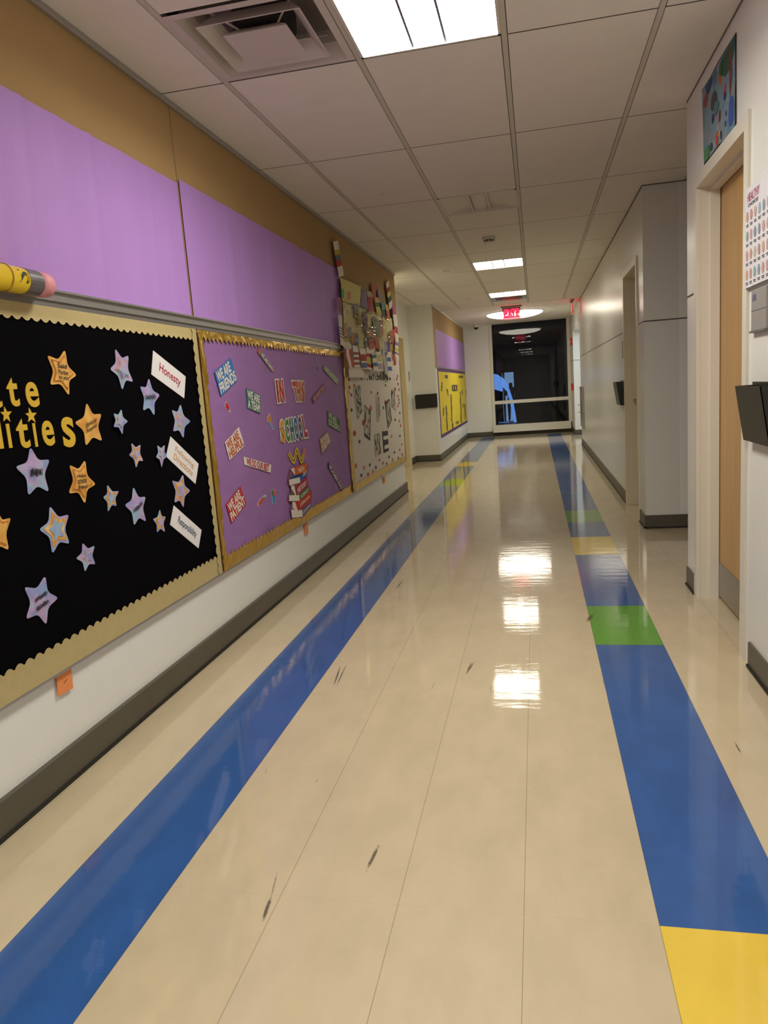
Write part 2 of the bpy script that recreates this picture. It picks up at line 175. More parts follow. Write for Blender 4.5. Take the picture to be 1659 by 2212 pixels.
           ([(-1.572, 6.129, 2.136), (-1.572, 6.238, 2.136), (-1.572, 6.223, 2.065), (-1.572, 6.129, 2.055)], '#5aa868', [], 'small green paper shape on the yellow card'),
           ([(-1.572, 6.348, 2.131), (-1.572, 6.465, 2.152), (-1.572, 6.488, 2.093), (-1.572, 6.361, 2.058)], '#d08a6a', [], 'small salmon paper shape on the yellow card')],
 'film': [(-1.535, 5.985, 2.036), (-1.535, 8.062, 2.036), (-1.535, 8.124, 1.791), (-1.535, 5.94, 1.679)],
 'notes': [[(-1.622, 2.041, 0.383), (-1.622, 2.121, 0.375), (-1.622, 2.115, 0.303), (-1.622, 2.036, 0.306)],
           [(-1.622, 4.767, 0.377), (-1.622, 4.841, 0.369), (-1.622, 4.845, 0.289), (-1.622, 4.765, 0.297)],
           [(-1.622, 7.499, 0.355), (-1.622, 7.591, 0.347), (-1.622, 7.588, 0.285), (-1.622, 7.495, 0.29)]],
 'pencil': [(-1.545, 1.881, 1.666), (-1.545, 2.104, 1.665), (-1.545, 2.148, 1.667), (-1.545, 2.205, 1.667)],
 'hook': [(-1.6, 2.115, 1.717)],
 'art': [(0.838, 4.02, 2.564), (0.838, 3.428, 2.558), (0.838, 3.418, 2.21), (0.838, 3.974, 2.224)],
 'artblobs': [((0.838, 3.484, 2.55), 0.1, 0.05, '#2f5a4c'), ((0.838, 3.541, 2.52), 0.12, 0.06, '#2e5c44'), ((0.838, 3.664, 2.5), 0.025, 0.04, '#c0571c'),
              ((0.838, 3.486, 2.451), 0.022, 0.1, '#7a3634'), ((0.838, 3.579, 2.413), 0.02, 0.022, '#b8435a'), ((0.838, 3.578, 2.384), 0.02, 0.018, '#2a2860'),
              ((0.838, 3.943, 2.494), 0.05, 0.03, '#8f4a4a'), ((0.838, 3.791, 2.366), 0.025, 0.022, '#1f2f70'), ((0.838, 3.667, 2.336), 0.02, 0.03, '#6a3c3c'),
              ((0.838, 3.472, 2.288), 0.045, 0.07, '#3a509c'), ((0.838, 3.556, 2.309), 0.012, 0.012, '#5c4460'), ((0.838, 3.566, 2.271), 0.014, 0.012, '#544860'),
              ((0.838, 3.715, 2.257), 0.03, 0.03, '#b8503c'), ((0.838, 3.671, 2.265), 0.02, 0.012, '#b8a070'), ((0.838, 3.91, 2.25), 0.06, 0.035, '#4c8a50'),
              ((0.838, 3.869, 2.552), 0.07, 0.05, '#24486e'), ((0.838, 3.774, 2.435), 0.06, 0.04, '#4a4448'), ((0.838, 3.728, 2.391), 0.05, 0.03, '#4a7c80'),
              ((0.838, 3.638, 2.247), 0.012, 0.02, '#26404c'), ((0.838, 3.819, 2.252), 0.03, 0.02, '#2c4660'), ((0.838, 3.643, 2.517), 0.03, 0.03, '#3b5a34')],
 'poster': [(0.836, 3.211, 1.914), (0.836, 2.967, 1.918), (0.836, 2.949, 1.55), (0.836, 3.19, 1.539)],
 'ydraw': [[(-1.654, 13.196, 1.349), (-1.654, 13.333, 1.349), (-1.654, 13.202, 1.188), (-1.654, 13.041, 1.19)],
           [(-1.654, 13.88, 1.221), (-1.654, 14.062, 1.219), (-1.654, 14.182, 1.081), (-1.654, 14.054, 1.076)],
           [(-1.654, 14.521, 1.111), (-1.654, 14.683, 1.101), (-1.654, 14.586, 0.571), (-1.654, 14.414, 0.566)],
           [(-1.654, 13.617, 0.924), (-1.654, 13.761, 0.913), (-1.654, 13.772, 0.436), (-1.654, 13.508, 0.454)],
           [(-1.654, 13.231, 0.896), (-1.654, 13.325, 0.893), (-1.654, 13.243, 0.745), (-1.654, 13.134, 0.75)],
           [(-1.654, 16.361, 1.146), (-1.654, 16.566, 1.135), (-1.654, 16.444, 0.439), (-1.654, 16.236, 0.45)],
           [(-1.654, 16.853, 1.182), (-1.654, 17.013, 1.181), (-1.654, 16.959, 1.052), (-1.654, 16.801, 1.055)],
           [(-1.654, 17.257, 0.845), (-1.654, 17.467, 0.83), (-1.654, 17.471, 0.463), (-1.654, 17.237, 0.475)],
           [(-1.654, 14.546, 0.558), (-1.654, 14.747, 0.548), (-1.654, 14.717, 0.42), (-1.654, 14.45, 0.437)],
           [(-1.654, 16.838, 0.866), (-1.654, 16.989, 0.861), (-1.654, 16.977, 0.758), (-1.654, 16.817, 0.763)],
           [(-1.654, 17.812, 1.145), (-1.654, 18.01, 1.143), (-1.654, 17.977, 1.034), (-1.654, 17.849, 1.036)]],
 'ytext': [('YES', [(-1.654, 13.679, 1.48), (-1.654, 14.221, 1.481), (-1.654, 14.189, 1.416), (-1.654, 13.68, 1.421)]),
           ('TOGETHER', [(-1.654, 16.236, 1.481), (-1.654, 17.343, 1.497), (-1.654, 17.314, 1.445), (-1.654, 16.228, 1.436)]),
           ('KIDS', [(-1.654, 14.815, 1.294), (-1.654, 15.913, 1.293), (-1.654, 15.878, 1.153), (-1.654, 14.817, 1.163)]),
           ('UP', [(-1.654, 15.211, 0.538), (-1.654, 15.778, 0.516), (-1.654, 15.787, 0.459), (-1.654, 15.252, 0.473)])],
 'arch': [(-1.28, 24.0, 1.572), (-1.178, 24.0, 1.546), (-1.075, 24.0, 1.459), (-0.988, 24.0, 1.408), (-0.905, 24.0, 1.278), (-0.825, 24.0, 1.059), (-0.717, 24.0, 0.677),
          (-0.753, 24.0, 0.67), (-0.898, 24.0, 1.028), (-1.001, 24.0, 1.107), (-1.054, 24.0, 1.119), (-1.031, 24.0, 1.038), (-1.06, 24.0, 0.995), (-1.28, 24.0, 1.073)],
 'archfull': [(-1.883, 24.0, 1.438), (-1.427, 24.0, 1.565), (-1.28, 24.0, 1.572), (-1.178, 24.0, 1.546), (-1.075, 24.0, 1.459), (-0.988, 24.0, 1.408), (-0.905, 24.0, 1.278),
              (-0.825, 24.0, 1.059), (-0.717, 24.0, 0.677), (-0.624, 24.0, -0.084), (-0.713, 24.0, -0.078), (-0.809, 24.0, 0.593), (-0.899, 24.0, 0.993), (-1.001, 24.0, 1.107),
              (-1.054, 24.0, 1.119), (-1.031, 24.0, 1.038), (-1.06, 24.0, 0.995), (-1.28, 24.0, 1.073), (-1.898, 24.0, 1.135)],
 'lit': [[(-1.092, 24.6, 1.591), (-1.009, 24.6, 1.588), (-1.025, 24.6, 1.213), (-1.109, 24.6, 1.219)],
         [(-0.986, 24.6, 1.595), (-0.659, 24.6, 1.612), (-0.711, 24.6, 0.569), (-1.014, 24.6, 0.553)]],
 'person': [(-0.789, 24.3, 1.301), (-0.81, 24.3, 0.802)],
 'strip2': [(-1.212, 24.0, -0.011), (-0.872, 24.0, -0.032), (-0.874, 24.0, -0.096), (-1.206, 24.0, -0.075)],
 'scuffs': [((-0.936, 3.084), (-0.909, 2.882), 4), ((-0.912, 3.079), (-0.894, 2.873), 3), ((-0.332, 3.143), (-0.341, 3.018), 4), ((-0.32, 3.155), (-0.336, 3.045), 3),
            ((-0.909, 4.583), (-0.921, 4.384), 3), ((-0.469, 2.927), (-0.473, 2.844), 1.5), ((-0.229, 2.896), (-0.222, 2.803), 1.5), ((-1.106, 3.724), (-1.049, 3.629), 1.5),
            ((-0.474, 1.778), (-0.483, 1.678), 5), ((-0.722, 1.64), (-0.702, 1.535), 2), ((-0.704, 1.539), (-0.696, 1.47), 5), ((-0.95, 2.163), (-0.943, 2.127), 1.5),
            ((-0.75, 2.107), (-0.753, 2.089), 2), ((0.613, 2.446), (0.613, 2.377), 3), ((0.251, 3.838), (0.222, 3.731), 9), ((0.229, 2.96), (0.232, 2.922), 2),
            ((-0.91, 3.096), (-0.906, 3.029), 1.5)],
 'cam': [[0.976872, 0.201564, -0.07137], [0.035941, 0.174244, 0.984046], [-0.210784, 0.963852, -0.16297]]}

# ------------------------------------------------------------------ camera, world, exposure
cam = bpy.data.cameras.new('camera'); cam_o = bpy.data.objects.new('camera', cam); COL.objects.link(cam_o)
_r, _u, _f = [Vector(v) for v in D['cam']]
cam_o.matrix_world = Matrix(((_r.x, _u.x, -_f.x, 0), (_r.y, _u.y, -_f.y, 0), (_r.z, _u.z, -_f.z, 1.2447), (0, 0, 0, 1)))
cam.sensor_fit = 'AUTO'; cam.sensor_width = 36; cam.lens = 1562.33 / 2212 * 36
cam.clip_start = .02; cam.clip_end = 200
SC.camera = cam_o
wd = bpy.data.worlds.new('night'); SC.world = wd; wd.use_nodes = True
wd.node_tree.nodes['Background'].inputs[0].default_value = (.02, .03, .05, 1)
wd.node_tree.nodes['Background'].inputs[1].default_value = .015
SC.view_settings.view_transform = 'Standard'; SC.view_settings.look = 'None'
SC.view_settings.exposure = 1.75; SC.view_settings.gamma = 1; SC.view_settings.use_curve_mapping = False
SC.cycles.use_denoising = True
SC.cycles.max_bounces = 10; SC.cycles.diffuse_bounces = 6; SC.cycles.sample_clamp_indirect = 6
LAMP_RGB = (1, .93, .76)          # far, warmer tubes
NEAR_RGB = (1, .957, .86)         # whiter and stronger tubes, tuned to brighten the near end
SIDE_E, LENS_E, DOME_E = 5.0, 10.0, 3.3
NEAR_SIDE, NEAR_LENS = 11.5, 23.0

# ------------------------------------------------------------------ materials
def lin(h):
    if not isinstance(h, str): return tuple(h)
    h = h.lstrip('#'); v = [int(h[i:i + 2], 16) / 255 for i in (0, 2, 4)]
    return tuple(c / 12.92 if c <= .04045 else ((c + .055) / 1.055) ** 2.4 for c in v)
MATS = {}
def N(nt, t, **k):
    n = nt.nodes.new(t)
    for a, b in k.items(): setattr(n, a, b)
    return n
def pm(name, color, rough=.6, metal=0, coat=0, coat_rough=.05, noise=0, nscale=20, stretch=(1, 1, 1), bump=0, bscale=60, bstretch=(1, 1, 1), emit=None, estr=0, spec=.5):
    if name in MATS: return MATS[name]
    m = bpy.data.materials.new(name); m.use_nodes = True; nt = m.node_tree; b = nt.nodes['Principled BSDF']
    c = lin(color)
    b.inputs['Base Color'].default_value = (*c, 1); b.inputs['Roughness'].default_value = rough; b.inputs['Metallic'].default_value = metal
    b.inputs['Coat Weight'].default_value = coat; b.inputs['Coat Roughness'].default_value = coat_rough
    b.inputs['Specular IOR Level'].default_value = spec
    g = N(nt, 'ShaderNodeNewGeometry')
    if noise:
        mp = N(nt, 'ShaderNodeMapping'); mp.inputs['Scale'].default_value = stretch
        nz = N(nt, 'ShaderNodeTexNoise'); nz.inputs['Scale'].default_value = nscale; nz.inputs['Detail'].default_value = 4
        mx = N(nt, 'ShaderNodeMix', data_type='RGBA')
        mx.inputs['A'].default_value = (*[x * (1 - noise) for x in c], 1); mx.inputs['B'].default_value = (*[min(1, x * (1 + noise)) for x in c], 1)
        nt.links.new(g.outputs['Position'], mp.inputs['Vector']); nt.links.new(mp.outputs[0], nz.inputs['Vector'])
        nt.links.new(nz.outputs['Fac'], mx.inputs['Factor']); nt.links.new(mx.outputs['Result'], b.inputs['Base Color'])
    if bump:
        mp = N(nt, 'ShaderNodeMapping'); mp.inputs['Scale'].default_value = bstretch
        nz = N(nt, 'ShaderNodeTexNoise'); nz.inputs['Scale'].default_value = bscale; nz.inputs['Detail'].default_value = 3
        bp = N(nt, 'ShaderNodeBump'); bp.inputs['Strength'].default_value = 1; bp.inputs['Distance'].default_value = bump
        nt.links.new(g.outputs['Position'], mp.inputs['Vector']); nt.links.new(mp.outputs[0], nz.inputs['Vector'])
        nt.links.new(nz.outputs['Fac'], bp.inputs['Height']); nt.links.new(bp.outputs[0], b.inputs['Normal'])
        if coat: nt.links.new(bp.outputs[0], b.inputs['Coat Normal'])
    if emit is not None:
        b.inputs['Emission Color'].default_value = (*lin(emit), 1); b.inputs['Emission Strength'].default_value = estr
    MATS[name] = m
    return m
def paper(hexc):
    return pm('paper ' + hexc, hexc, .75, noise=.06, nscale=25)
M_WALL = pm('wall_paint', (.77, .77, .725), .32, noise=.02, nscale=3, bump=.0006, bscale=90, spec=.45)
M_WALLG = pm('wall_paint_gloss', (.70, .70, .65), .27, noise=.02, nscale=3, bump=.0018, bscale=7, bstretch=(1, 1.6, .35), spec=.5)
M_CEIL = pm('ceiling_tile', (.80, .755, .70), .95, noise=.04, nscale=6, bump=.0015, bscale=260)
M_GYP = pm('ceiling_plaster', (.80, .77, .70), .8, noise=.02)
M_GRID = pm('ceiling_grid_metal', (.58, .54, .48), .5)
M_GAP = pm('ceiling_gap_dark', (.09, .08, .07), .9)
M_BASE = pm('rubber_base', (.085, .075, .055), .45, noise=.12, nscale=6, bump=.0008, bscale=20)
M_BASED = pm('rubber_base_edge', '#1a1815', .6)
M_TAN = pm('tan_tackboard', (.37, .235, .095), .85, noise=.08, nscale=2.5, bump=.0006, bscale=500)
M_ALU = pm('aluminium_trim', (.45, .44, .43), .38, metal=.75, noise=.05)
M_FRAME = pm('frame_enamel', (.72, .68, .58), .35, bump=.0005, bscale=40)
M_FRAMEW = pm('window_frame_enamel', (.70, .67, .58), .35)
M_BLACKP = pm('black_paper', (.0018, .0016, .0024), .9, bump=.0015, bscale=7, spec=.04)
M_PURP = pm('purple_paper', (.41, .225, .58), .62, noise=.08, nscale=1.6, bump=.009, bscale=3.2, bstretch=(1, 1.9, .28), spec=.35)
M_PURP2 = pm('purple_board_paper', (.29, .145, .37), .62, noise=.06, nscale=3, bump=.02, bscale=2.6, bstretch=(1, 1, 1.6), spec=.35)
M_BEIGEB = pm('beige_border_card', (.46, .37, .17), .6, noise=.1, nscale=30)
M_GOLDF = pm('gold_foil', (.72, .45, .07), .28, metal=.85, bump=.006, bscale=16)
M_WHITEP = pm('white_poster_paper', (.66, .61, .55), .7, bump=.004, bscale=6, bstretch=(1, 1, 2))
M_YELLOWP = pm('yellow_poster_paper', (.78, .62, .03), .65, noise=.08, nscale=2, bump=.006, bscale=5)
M_BLK = pm('black_plastic', (.010, .009, .008), .35, spec=.5)
M_BLK2 = pm('black_ink', (.012, .012, .014), .7)
M_WHT = pm('white_print', (.72, .68, .64), .7)
M_GOLDL = pm('gold_glitter_letter', (.62, .40, .035), .5, noise=.35, nscale=400)
M_STEEL = pm('brushed_steel', (.38, .36, .33), .35, metal=.9, noise=.15, nscale=8, stretch=(1, 1, 12))
M_PLAS = pm('white_plastic', (.68, .65, .6), .4)

def two_tone(name, cols, scale, rough=.5, detail=2):
    m = bpy.data.materials.new(name); m.use_nodes = True; nt = m.node_tree; b = nt.nodes['Principled BSDF']
    g = N(nt, 'ShaderNodeNewGeometry'); nz = N(nt, 'ShaderNodeTexNoise'); nz.inputs['Scale'].default_value = scale; nz.inputs['Detail'].default_value = detail
    cr = N(nt, 'ShaderNodeValToRGB'); el = cr.color_ramp.elements
    n = len(cols)
    while len(el) < n: el.new(.5)
    for i, c in enumerate(cols):
        el[i].position = .3 + .4 * i / (n - 1); el[i].color = (*lin(c), 1)
    nt.links.new(g.outputs['Position'], nz.inputs['Vector']); nt.links.new(nz.outputs['Fac'], cr.inputs[0]); nt.links.new(cr.outputs[0], b.inputs['Base Color'])
    b.inputs['Roughness'].default_value = rough
    MATS[name] = m; return m
M_PASTEL = two_tone('pastel_star_card', ['#7d9fc4', '#8f8fc0', '#b39ac0', '#8fb0c4', '#8a8fc8'], 14, .4)
M_STARG = two_tone('gold_star_card', ['#c98d3c', '#e0b060', '#b87428'], 10, .4)
M_STARO = two_tone('gold_star_outline', ['#d8b468', '#c88a38', '#e6cd8a'], 18, .4)
M_STARD = two_tone('dark_gold_outline', ['#a8662a', '#c58440', '#8f5520'], 18, .4)
M_INK = two_tone('ink_drawing', ['#c8c2b4', '#bcb6a8', '#a8a498', '#2a2826', '#141312'], 17, .7, 3)
M_INK2 = two_tone('ink_on_yellow', ['#1c1a22', '#3c3820', '#4c4450', '#b0a028', '#201c28'], 30, .7, 5)
M_ART = two_tone('child_painting', ['#3a5c80', '#64889a', '#7498a2', '#84868f', '#94a6aa'], 9, .55, 4)
def wood(name, a, b2):
    m = bpy.data.materials.new(name); m.use_nodes = True; nt = m.node_tree; b = nt.nodes['Principled BSDF']
    g = N(nt, 'ShaderNodeNewGeometry'); mp = N(nt, 'ShaderNodeMapping'); mp.inputs['Scale'].default_value = (9, 9, .7)
    nz = N(nt, 'ShaderNodeTexNoise'); nz.inputs['Scale'].default_value = 2.2; nz.inputs['Detail'].default_value = 8; nz.inputs['Distortion'].default_value = .6
    cr = N(nt, 'ShaderNodeValToRGB'); cr.color_ramp.elements[0].position = .3; cr.color_ramp.elements[1].position = .7
    cr.color_ramp.elements[0].color = (*lin(a), 1); cr.color_ramp.elements[1].color = (*lin(b2), 1)
    nt.links.new(g.outputs['Position'], mp.inputs[0]); nt.links.new(mp.outputs[0], nz.inputs[0]); nt.links.new(nz.outputs['Fac'], cr.inputs[0]); nt.links.new(cr.outputs[0], b.inputs['Base Color'])
    b.inputs['Roughness'].default_value = .38; return m
M_WOOD = wood('maple_veneer', (.46, .265, .09), (.56, .335, .125))

def floor_mat(name, color, scuffs=False, var=.07):
    m = bpy.data.materials.new(name); m.use_nodes = True; nt = m.node_tree; b = nt.nodes['Principled BSDF']; L = nt.links.new
    c = lin(color); g = N(nt, 'ShaderNodeNewGeometry')
    nz = N(nt, 'ShaderNodeTexNoise'); nz.inputs['Scale'].default_value = 5; nz.inputs['Detail'].default_value = 7; nz.inputs['Roughness'].default_value = .62
    mpn = N(nt, 'ShaderNodeMapping'); mpn.inputs['Scale'].default_value = (1.6, .8, 1)
    L(g.outputs['Position'], mpn.inputs[0]); L(mpn.outputs[0], nz.inputs['Vector'])
    mr = N(nt, 'ShaderNodeMapRange'); mr.inputs['From Min'].default_value = .3; mr.inputs['From Max'].default_value = .7
    L(nz.outputs['Fac'], mr.inputs['Value'])
    mx = N(nt, 'ShaderNodeMix', data_type='RGBA'); mx.inputs['A'].default_value = (*[x * (1 - var) for x in c], 1); mx.inputs['B'].default_value = (*[min(1, x * (1 + var)) for x in c], 1)
    L(mr.outputs['Result'], mx.inputs['Factor'])
    col = mx.outputs['Result']
    # tile joints
    sep = N(nt, 'ShaderNodeSeparateXYZ'); L(g.outputs['Position'], sep.inputs[0])
    def joint(sock, origin, size, w, lo):
        a = N(nt, 'ShaderNodeMath', operation='SUBTRACT'); L(sock, a.inputs[0]); a.inputs[1].default_value = origin
        p = N(nt, 'ShaderNodeMath', operation='PINGPONG'); L(a.outputs[0], p.inputs[0]); p.inputs[1].default_value = size / 2
        r = N(nt, 'ShaderNodeMapRange'); r.inputs['From Min'].default_value = w; r.inputs['From Max'].default_value = w * 1.8; r.inputs['To Min'].default_value = lo; r.inputs['To Max'].default_value = 1
        L(p.outputs[0], r.inputs['Value']); return r.outputs['Result']
    j1 = joint(sep.outputs[0], .2331, .3048, .0006, .5)
    j2 = joint(sep.outputs[1], 3.3838, .6096, .0008, .93)
    mm = N(nt, 'ShaderNodeMath', operation='MULTIPLY'); L(j1, mm.inputs[0]); L(j2, mm.inputs[1])
    fac = mm.outputs[0]
    if scuffs:
        nz2 = N(nt, 'ShaderNodeTexNoise'); nz2.inputs['Scale'].default_value = 90; L(g.outputs['Position'], nz2.inputs['Vector'])
        for (a, e, w) in D['scuffs']:
            a = Vector(a[:2]); e = Vector(e[:2]); d = e - a; ln = d.length; mid = (a + e) / 2; ang = math.atan2(d.y, d.x)
            wid = .0011 * w * max(1, mid.y / 3.0)
            mp = N(nt, 'ShaderNodeMapping', vector_type='TEXTURE'); mp.inputs['Location'].default_value = (mid.x, mid.y, 0); mp.inputs['Rotation'].default_value = (0, 0, ang); mp.inputs['Scale'].default_value = (ln * .55, wid, 1)
            L(g.outputs['Position'], mp.inputs[0])
            le = N(nt, 'ShaderNodeVectorMath', operation='LENGTH'); L(mp.outputs[0], le.inputs[0])
            ad = N(nt, 'ShaderNodeMath', operation='MULTIPLY_ADD'); L(nz2.outputs['Fac'], ad.inputs[0]); ad.inputs[1].default_value = 1.1; L(le.outputs['Value'], ad.inputs[2])
            r = N(nt, 'ShaderNodeMapRange'); r.inputs['From Min'].default_value = 1.1; r.inputs['From Max'].default_value = 1.7; r.inputs['To Min'].default_value = .22 if w > 2 else .5; r.inputs['To Max'].default_value = 1
            L(ad.outputs[0], r.inputs['Value'])
            q = N(nt, 'ShaderNodeMath', operation='MULTIPLY'); L(fac, q.inputs[0]); L(r.outputs['Result'], q.inputs[1]); fac = q.outputs[0]
    vm = N(nt, 'ShaderNodeVectorMath', operation='SCALE'); L(col, vm.inputs[0]); L(fac, vm.inputs['Scale'])
    L(vm.outputs[0], b.inputs['Base Color'])
    b.inputs['Roughness'].default_value = .5; b.inputs['Specular IOR Level'].default_value = .3
    b.inputs['Coat Weight'].default_value = 1; b.inputs['Coat IOR'].default_value = 1.5
    # worn polish: the gloss varies, and the surface has shallow ripples
    cz = N(nt, 'ShaderNodeTexNoise'); cz.inputs['Scale'].default_value = 1.7; cz.inputs['Detail'].default_value = 5; L(g.outputs['Position'], cz.inputs['Vector'])
    cr = N(nt, 'ShaderNodeMapRange'); cr.inputs['From Min'].default_value = .3; cr.inputs['From Max'].default_value = .7; cr.inputs['To Min'].default_value = .02; cr.inputs['To Max'].default_value = .08
    L(cz.outputs['Fac'], cr.inputs['Value']); L(cr.outputs['Result'], b.inputs['Coat Roughness'])
    mpb = N(nt, 'ShaderNodeMapping'); mpb.inputs['Scale'].default_value = (.45, 2.0, 1)
    bz = N(nt, 'ShaderNodeTexNoise'); bz.inputs['Scale'].default_value = 9; bz.inputs['Detail'].default_value = 5; bz.inputs['Roughness'].default_value = .55
    L(g.outputs['Position'], mpb.inputs[0]); L(mpb.outputs[0], bz.inputs['Vector'])
    bu = N(nt, 'ShaderNodeBump'); bu.inputs['Distance'].default_value = .00065; L(bz.outputs['Fac'], bu.inputs['Height']); L(bu.outputs[0], b.inputs['Coat Normal'])
    return m
M_FLOOR = floor_mat('vinyl_tile_beige', (.56, .465, .305), True)
M_FBLUE = floor_mat('vinyl_tile_blue', (.020, .092, .31), True, .14)
M_FGREEN = floor_mat('vinyl_tile_green', (.085, .30, .015), True, .10)
M_FYEL = floor_mat('vinyl_tile_yellow', (.78, .55, .06), False, .06)

# ------------------------------------------------------------------ mesh helpers
class MB:
    def __init__(s): s.v = []; s.f = []; s.m = []
    def add(s, vs, fs, mi=0):
        o = len(s.v); s.v += [Vector(v) for v in vs]; s.f += [tuple(i + o for i in f) for f in fs]; s.m += [mi] * len(fs); return s
    def box(s, a, b, mi=0):
        x0, x1 = sorted((a[0], b[0])); y0, y1 = sorted((a[1], b[1])); z0, z1 = sorted((a[2], b[2]))
        return s.add([(x0, y0, z0), (x1, y0, z0), (x1, y1, z0), (x0, y1, z0), (x0, y0, z1), (x1, y0, z1), (x1, y1, z1), (x0, y1, z1)],
                     [(0, 3, 2, 1), (4, 5, 6, 7), (0, 1, 5, 4), (1, 2, 6, 5), (2, 3, 7, 6), (3, 0, 4, 7)], mi)
    def prism(s, pts, nrm, t0, t1, mi=0):
        n = len(pts); nv = Vector(nrm)
        A = [Vector(p) + nv * t0 for p in pts]; B = [Vector(p) + nv * t1 for p in pts]
        return s.add(A + B, [tuple(reversed(range(n))), tuple(range(n, 2 * n))] + [(i, (i + 1) % n, n + (i + 1) % n, n + i) for i in range(n)], mi)
    def lathe(s, prof, c, axis='z', n=28, mi=0, cap=True):
        # prof: list of (radius, height)
        vs = []
        for r, h in prof:
            for k in range(n):
                a = 2 * math.pi * k / n; p, q = r * math.cos(a), r * math.sin(a)
                vs.append({'z': (c[0] + p, c[1] + q, c[2] + h), 'y': (c[0] + p, c[1] + h, c[2] + q), 'x': (c[0] + h, c[1] + p, c[2] + q)}[axis])
        fs = [(i * n + k, i * n + (k + 1) % n, (i + 1) * n + (k + 1) % n, (i + 1) * n + k) for i in range(len(prof) - 1) for k in range(n)]
        if cap: fs += [tuple(range(n)), tuple(range((len(prof) - 1) * n, len(prof) * n))]
        return s.add(vs, fs, mi)
    def tube(s, pts, r, n=8, mi=0):
        pts = [Vector(p) for p in pts]; rings = []
        for i, p in enumerate(pts):
            d = (pts[min(i + 1, len(pts) - 1)] - pts[max(i - 1, 0)]).normalized()
            a = d.orthogonal().normalized() if abs(d.x) > .9 else d.cross(Vector((1, 0, 0))).normalized(); b = d.cross(a)
            rings.append([p + (a * math.cos(2 * math.pi * k / n) + b * math.sin(2 * math.pi * k / n)) * r for k in range(n)])
        vs = [q for rg in rings for q in rg]
        fs = [(i * n + k, i * n + (k + 1) % n, (i + 1) * n + (k + 1) % n, (i + 1) * n + k) for i in range(len(pts) - 1) for k in range(n)]
        fs += [tuple(range(n)), tuple(range((len(pts) - 1) * n, len(pts) * n))]
        return s.add(vs, fs, mi)
    def build(s, name, mats, parent=None, center=True, smooth=False):
        if not isinstance(mats, (list, tuple)): mats = [mats]
        xs = [[v[i] for v in s.v] for i in range(3)]
        c = Vector([(min(x) + max(x)) / 2 for x in xs]) if center else Vector((0, 0, 0))
        me = bpy.data.meshes.new(name); me.from_pydata([v - c for v in s.v], [], s.f)
        for m in mats: me.materials.append(m)
        me.polygons.foreach_set('material_index', s.m)
        if smooth: me.polygons.foreach_set('use_smooth', [True] * len(s.f))
        me.validate(); me.update()
        o = bpy.data.objects.new(name, me); COL.objects.link(o)
        o.parent = parent; o.location = c - world_loc(parent)
        return o
def world_loc(o):
    v = Vector((0, 0, 0))
    while o is not None: v += o.location; o = o.parent
    return v
def tag(o, label=None, cat=None, group=None, kind=None):
    for k, v in (('label', label), ('category', cat), ('group', group), ('kind', kind)):
        if v: o[k] = v
    return o
def thing(name, loc, label, cat, group=None):
    o = bpy.data.objects.new(name, None); COL.objects.link(o); o.location = loc; o.empty_display_size = .1
    return tag(o, label, cat, group)
def struct(name, mb, mats, parent=None, center=False):
    o = mb.build(name, mats, parent, center)
    if parent is None: o['kind'] = 'structure'
    return o
def V(p): return Vector(p)
def quad_n(q):
    return (V(q[1]) - V(q[0])).cross(V(q[0]) - V(q[3])).normalized()
def bil(q, u, v):   # u to the right, v down
    a = V(q[0]).lerp(V(q[1]), u); b = V(q[3]).lerp(V(q[2]), u); return a.lerp(b, v)
def sub(q, u0, u1, v0, v1): return [bil(q, u0, v0), bil(q, u1, v0), bil(q, u1, v1), bil(q, u0, v1)]
NL = Vector((1, 0, 0)); NR = Vector((-1, 0, 0)); NB = Vector((0, -1, 0))
def sheet(name, pts, mat, parent=None, n=NL, t0=0, t1=.001):
    return MB().prism([V(p) for p in pts], n, t0, t1).build(name, mat, parent)
def text(name, body, q, mat, parent=None, off=.001, thick=0, bold=0.0, spacing=1.0, shear=0):
    cu = bpy.data.curves.new('t', 'FONT'); cu.body = body; cu.size = 1; cu.offset = bold; cu.space_character = spacing; cu.shear = shear; cu.resolution_u = 4
    if thick: cu.extrude = .05
    to = bpy.data.objects.new('t', cu); COL.objects.link(to)
    bpy.context.view_layer.update()
    me = bpy.data.meshes.new_from_object(to.evaluated_get(bpy.context.evaluated_depsgraph_get()))
    COL.objects.unlink(to); bpy.data.objects.remove(to); bpy.data.curves.remove(cu)
    xs = [v.co.x for v in me.vertices]; ys = [v.co.y for v in me.vertices]
    x0, x1, y0, y1 = min(xs), max(xs), min(ys), max(ys); n = quad_n(q)
    mb = MB()
    vs = [bil(q, (v.co.x - x0) / max(1e-6, x1 - x0), 1 - (v.co.y - y0) / max(1e-6, y1 - y0)) + n * (off + (thick if v.co.z > .01 else 0)) for v in me.vertices]
    mb.add(vs, [tuple(p.vertices) for p in me.polygons])
    bpy.data.meshes.remove(me)
    return mb.build(name, mat, parent)
def chaikin(pts, it=2, r_=.15):
    for _ in range(it):
        out = []
        for i in range(len(pts)):
            a, b = pts[i], pts[(i + 1) % len(pts)]
            out += [a.lerp(b, r_), a.lerp(b, 1 - r_)]
        pts = out
    return pts
def wob(q, infl=.06, per=4, jit=.012, seed=0):
    rn = random.Random(seed); c = sum((V(p) for p in q), Vector()) / 4
    Q = [c + (V(p) - c) * (1 + infl) for p in q]; s = (V(q[0]) - V(q[3])).length
    out = []
    for i in range(4):
        a, b = Q[i], Q[(i + 1) % 4]
        for k in range(per):
            out.append(a.lerp(b, k / per) + (c - a.lerp(b, k / per)).normalized() * rn.uniform(-1, 1) * jit * s * (1 if k else 0))
    return out
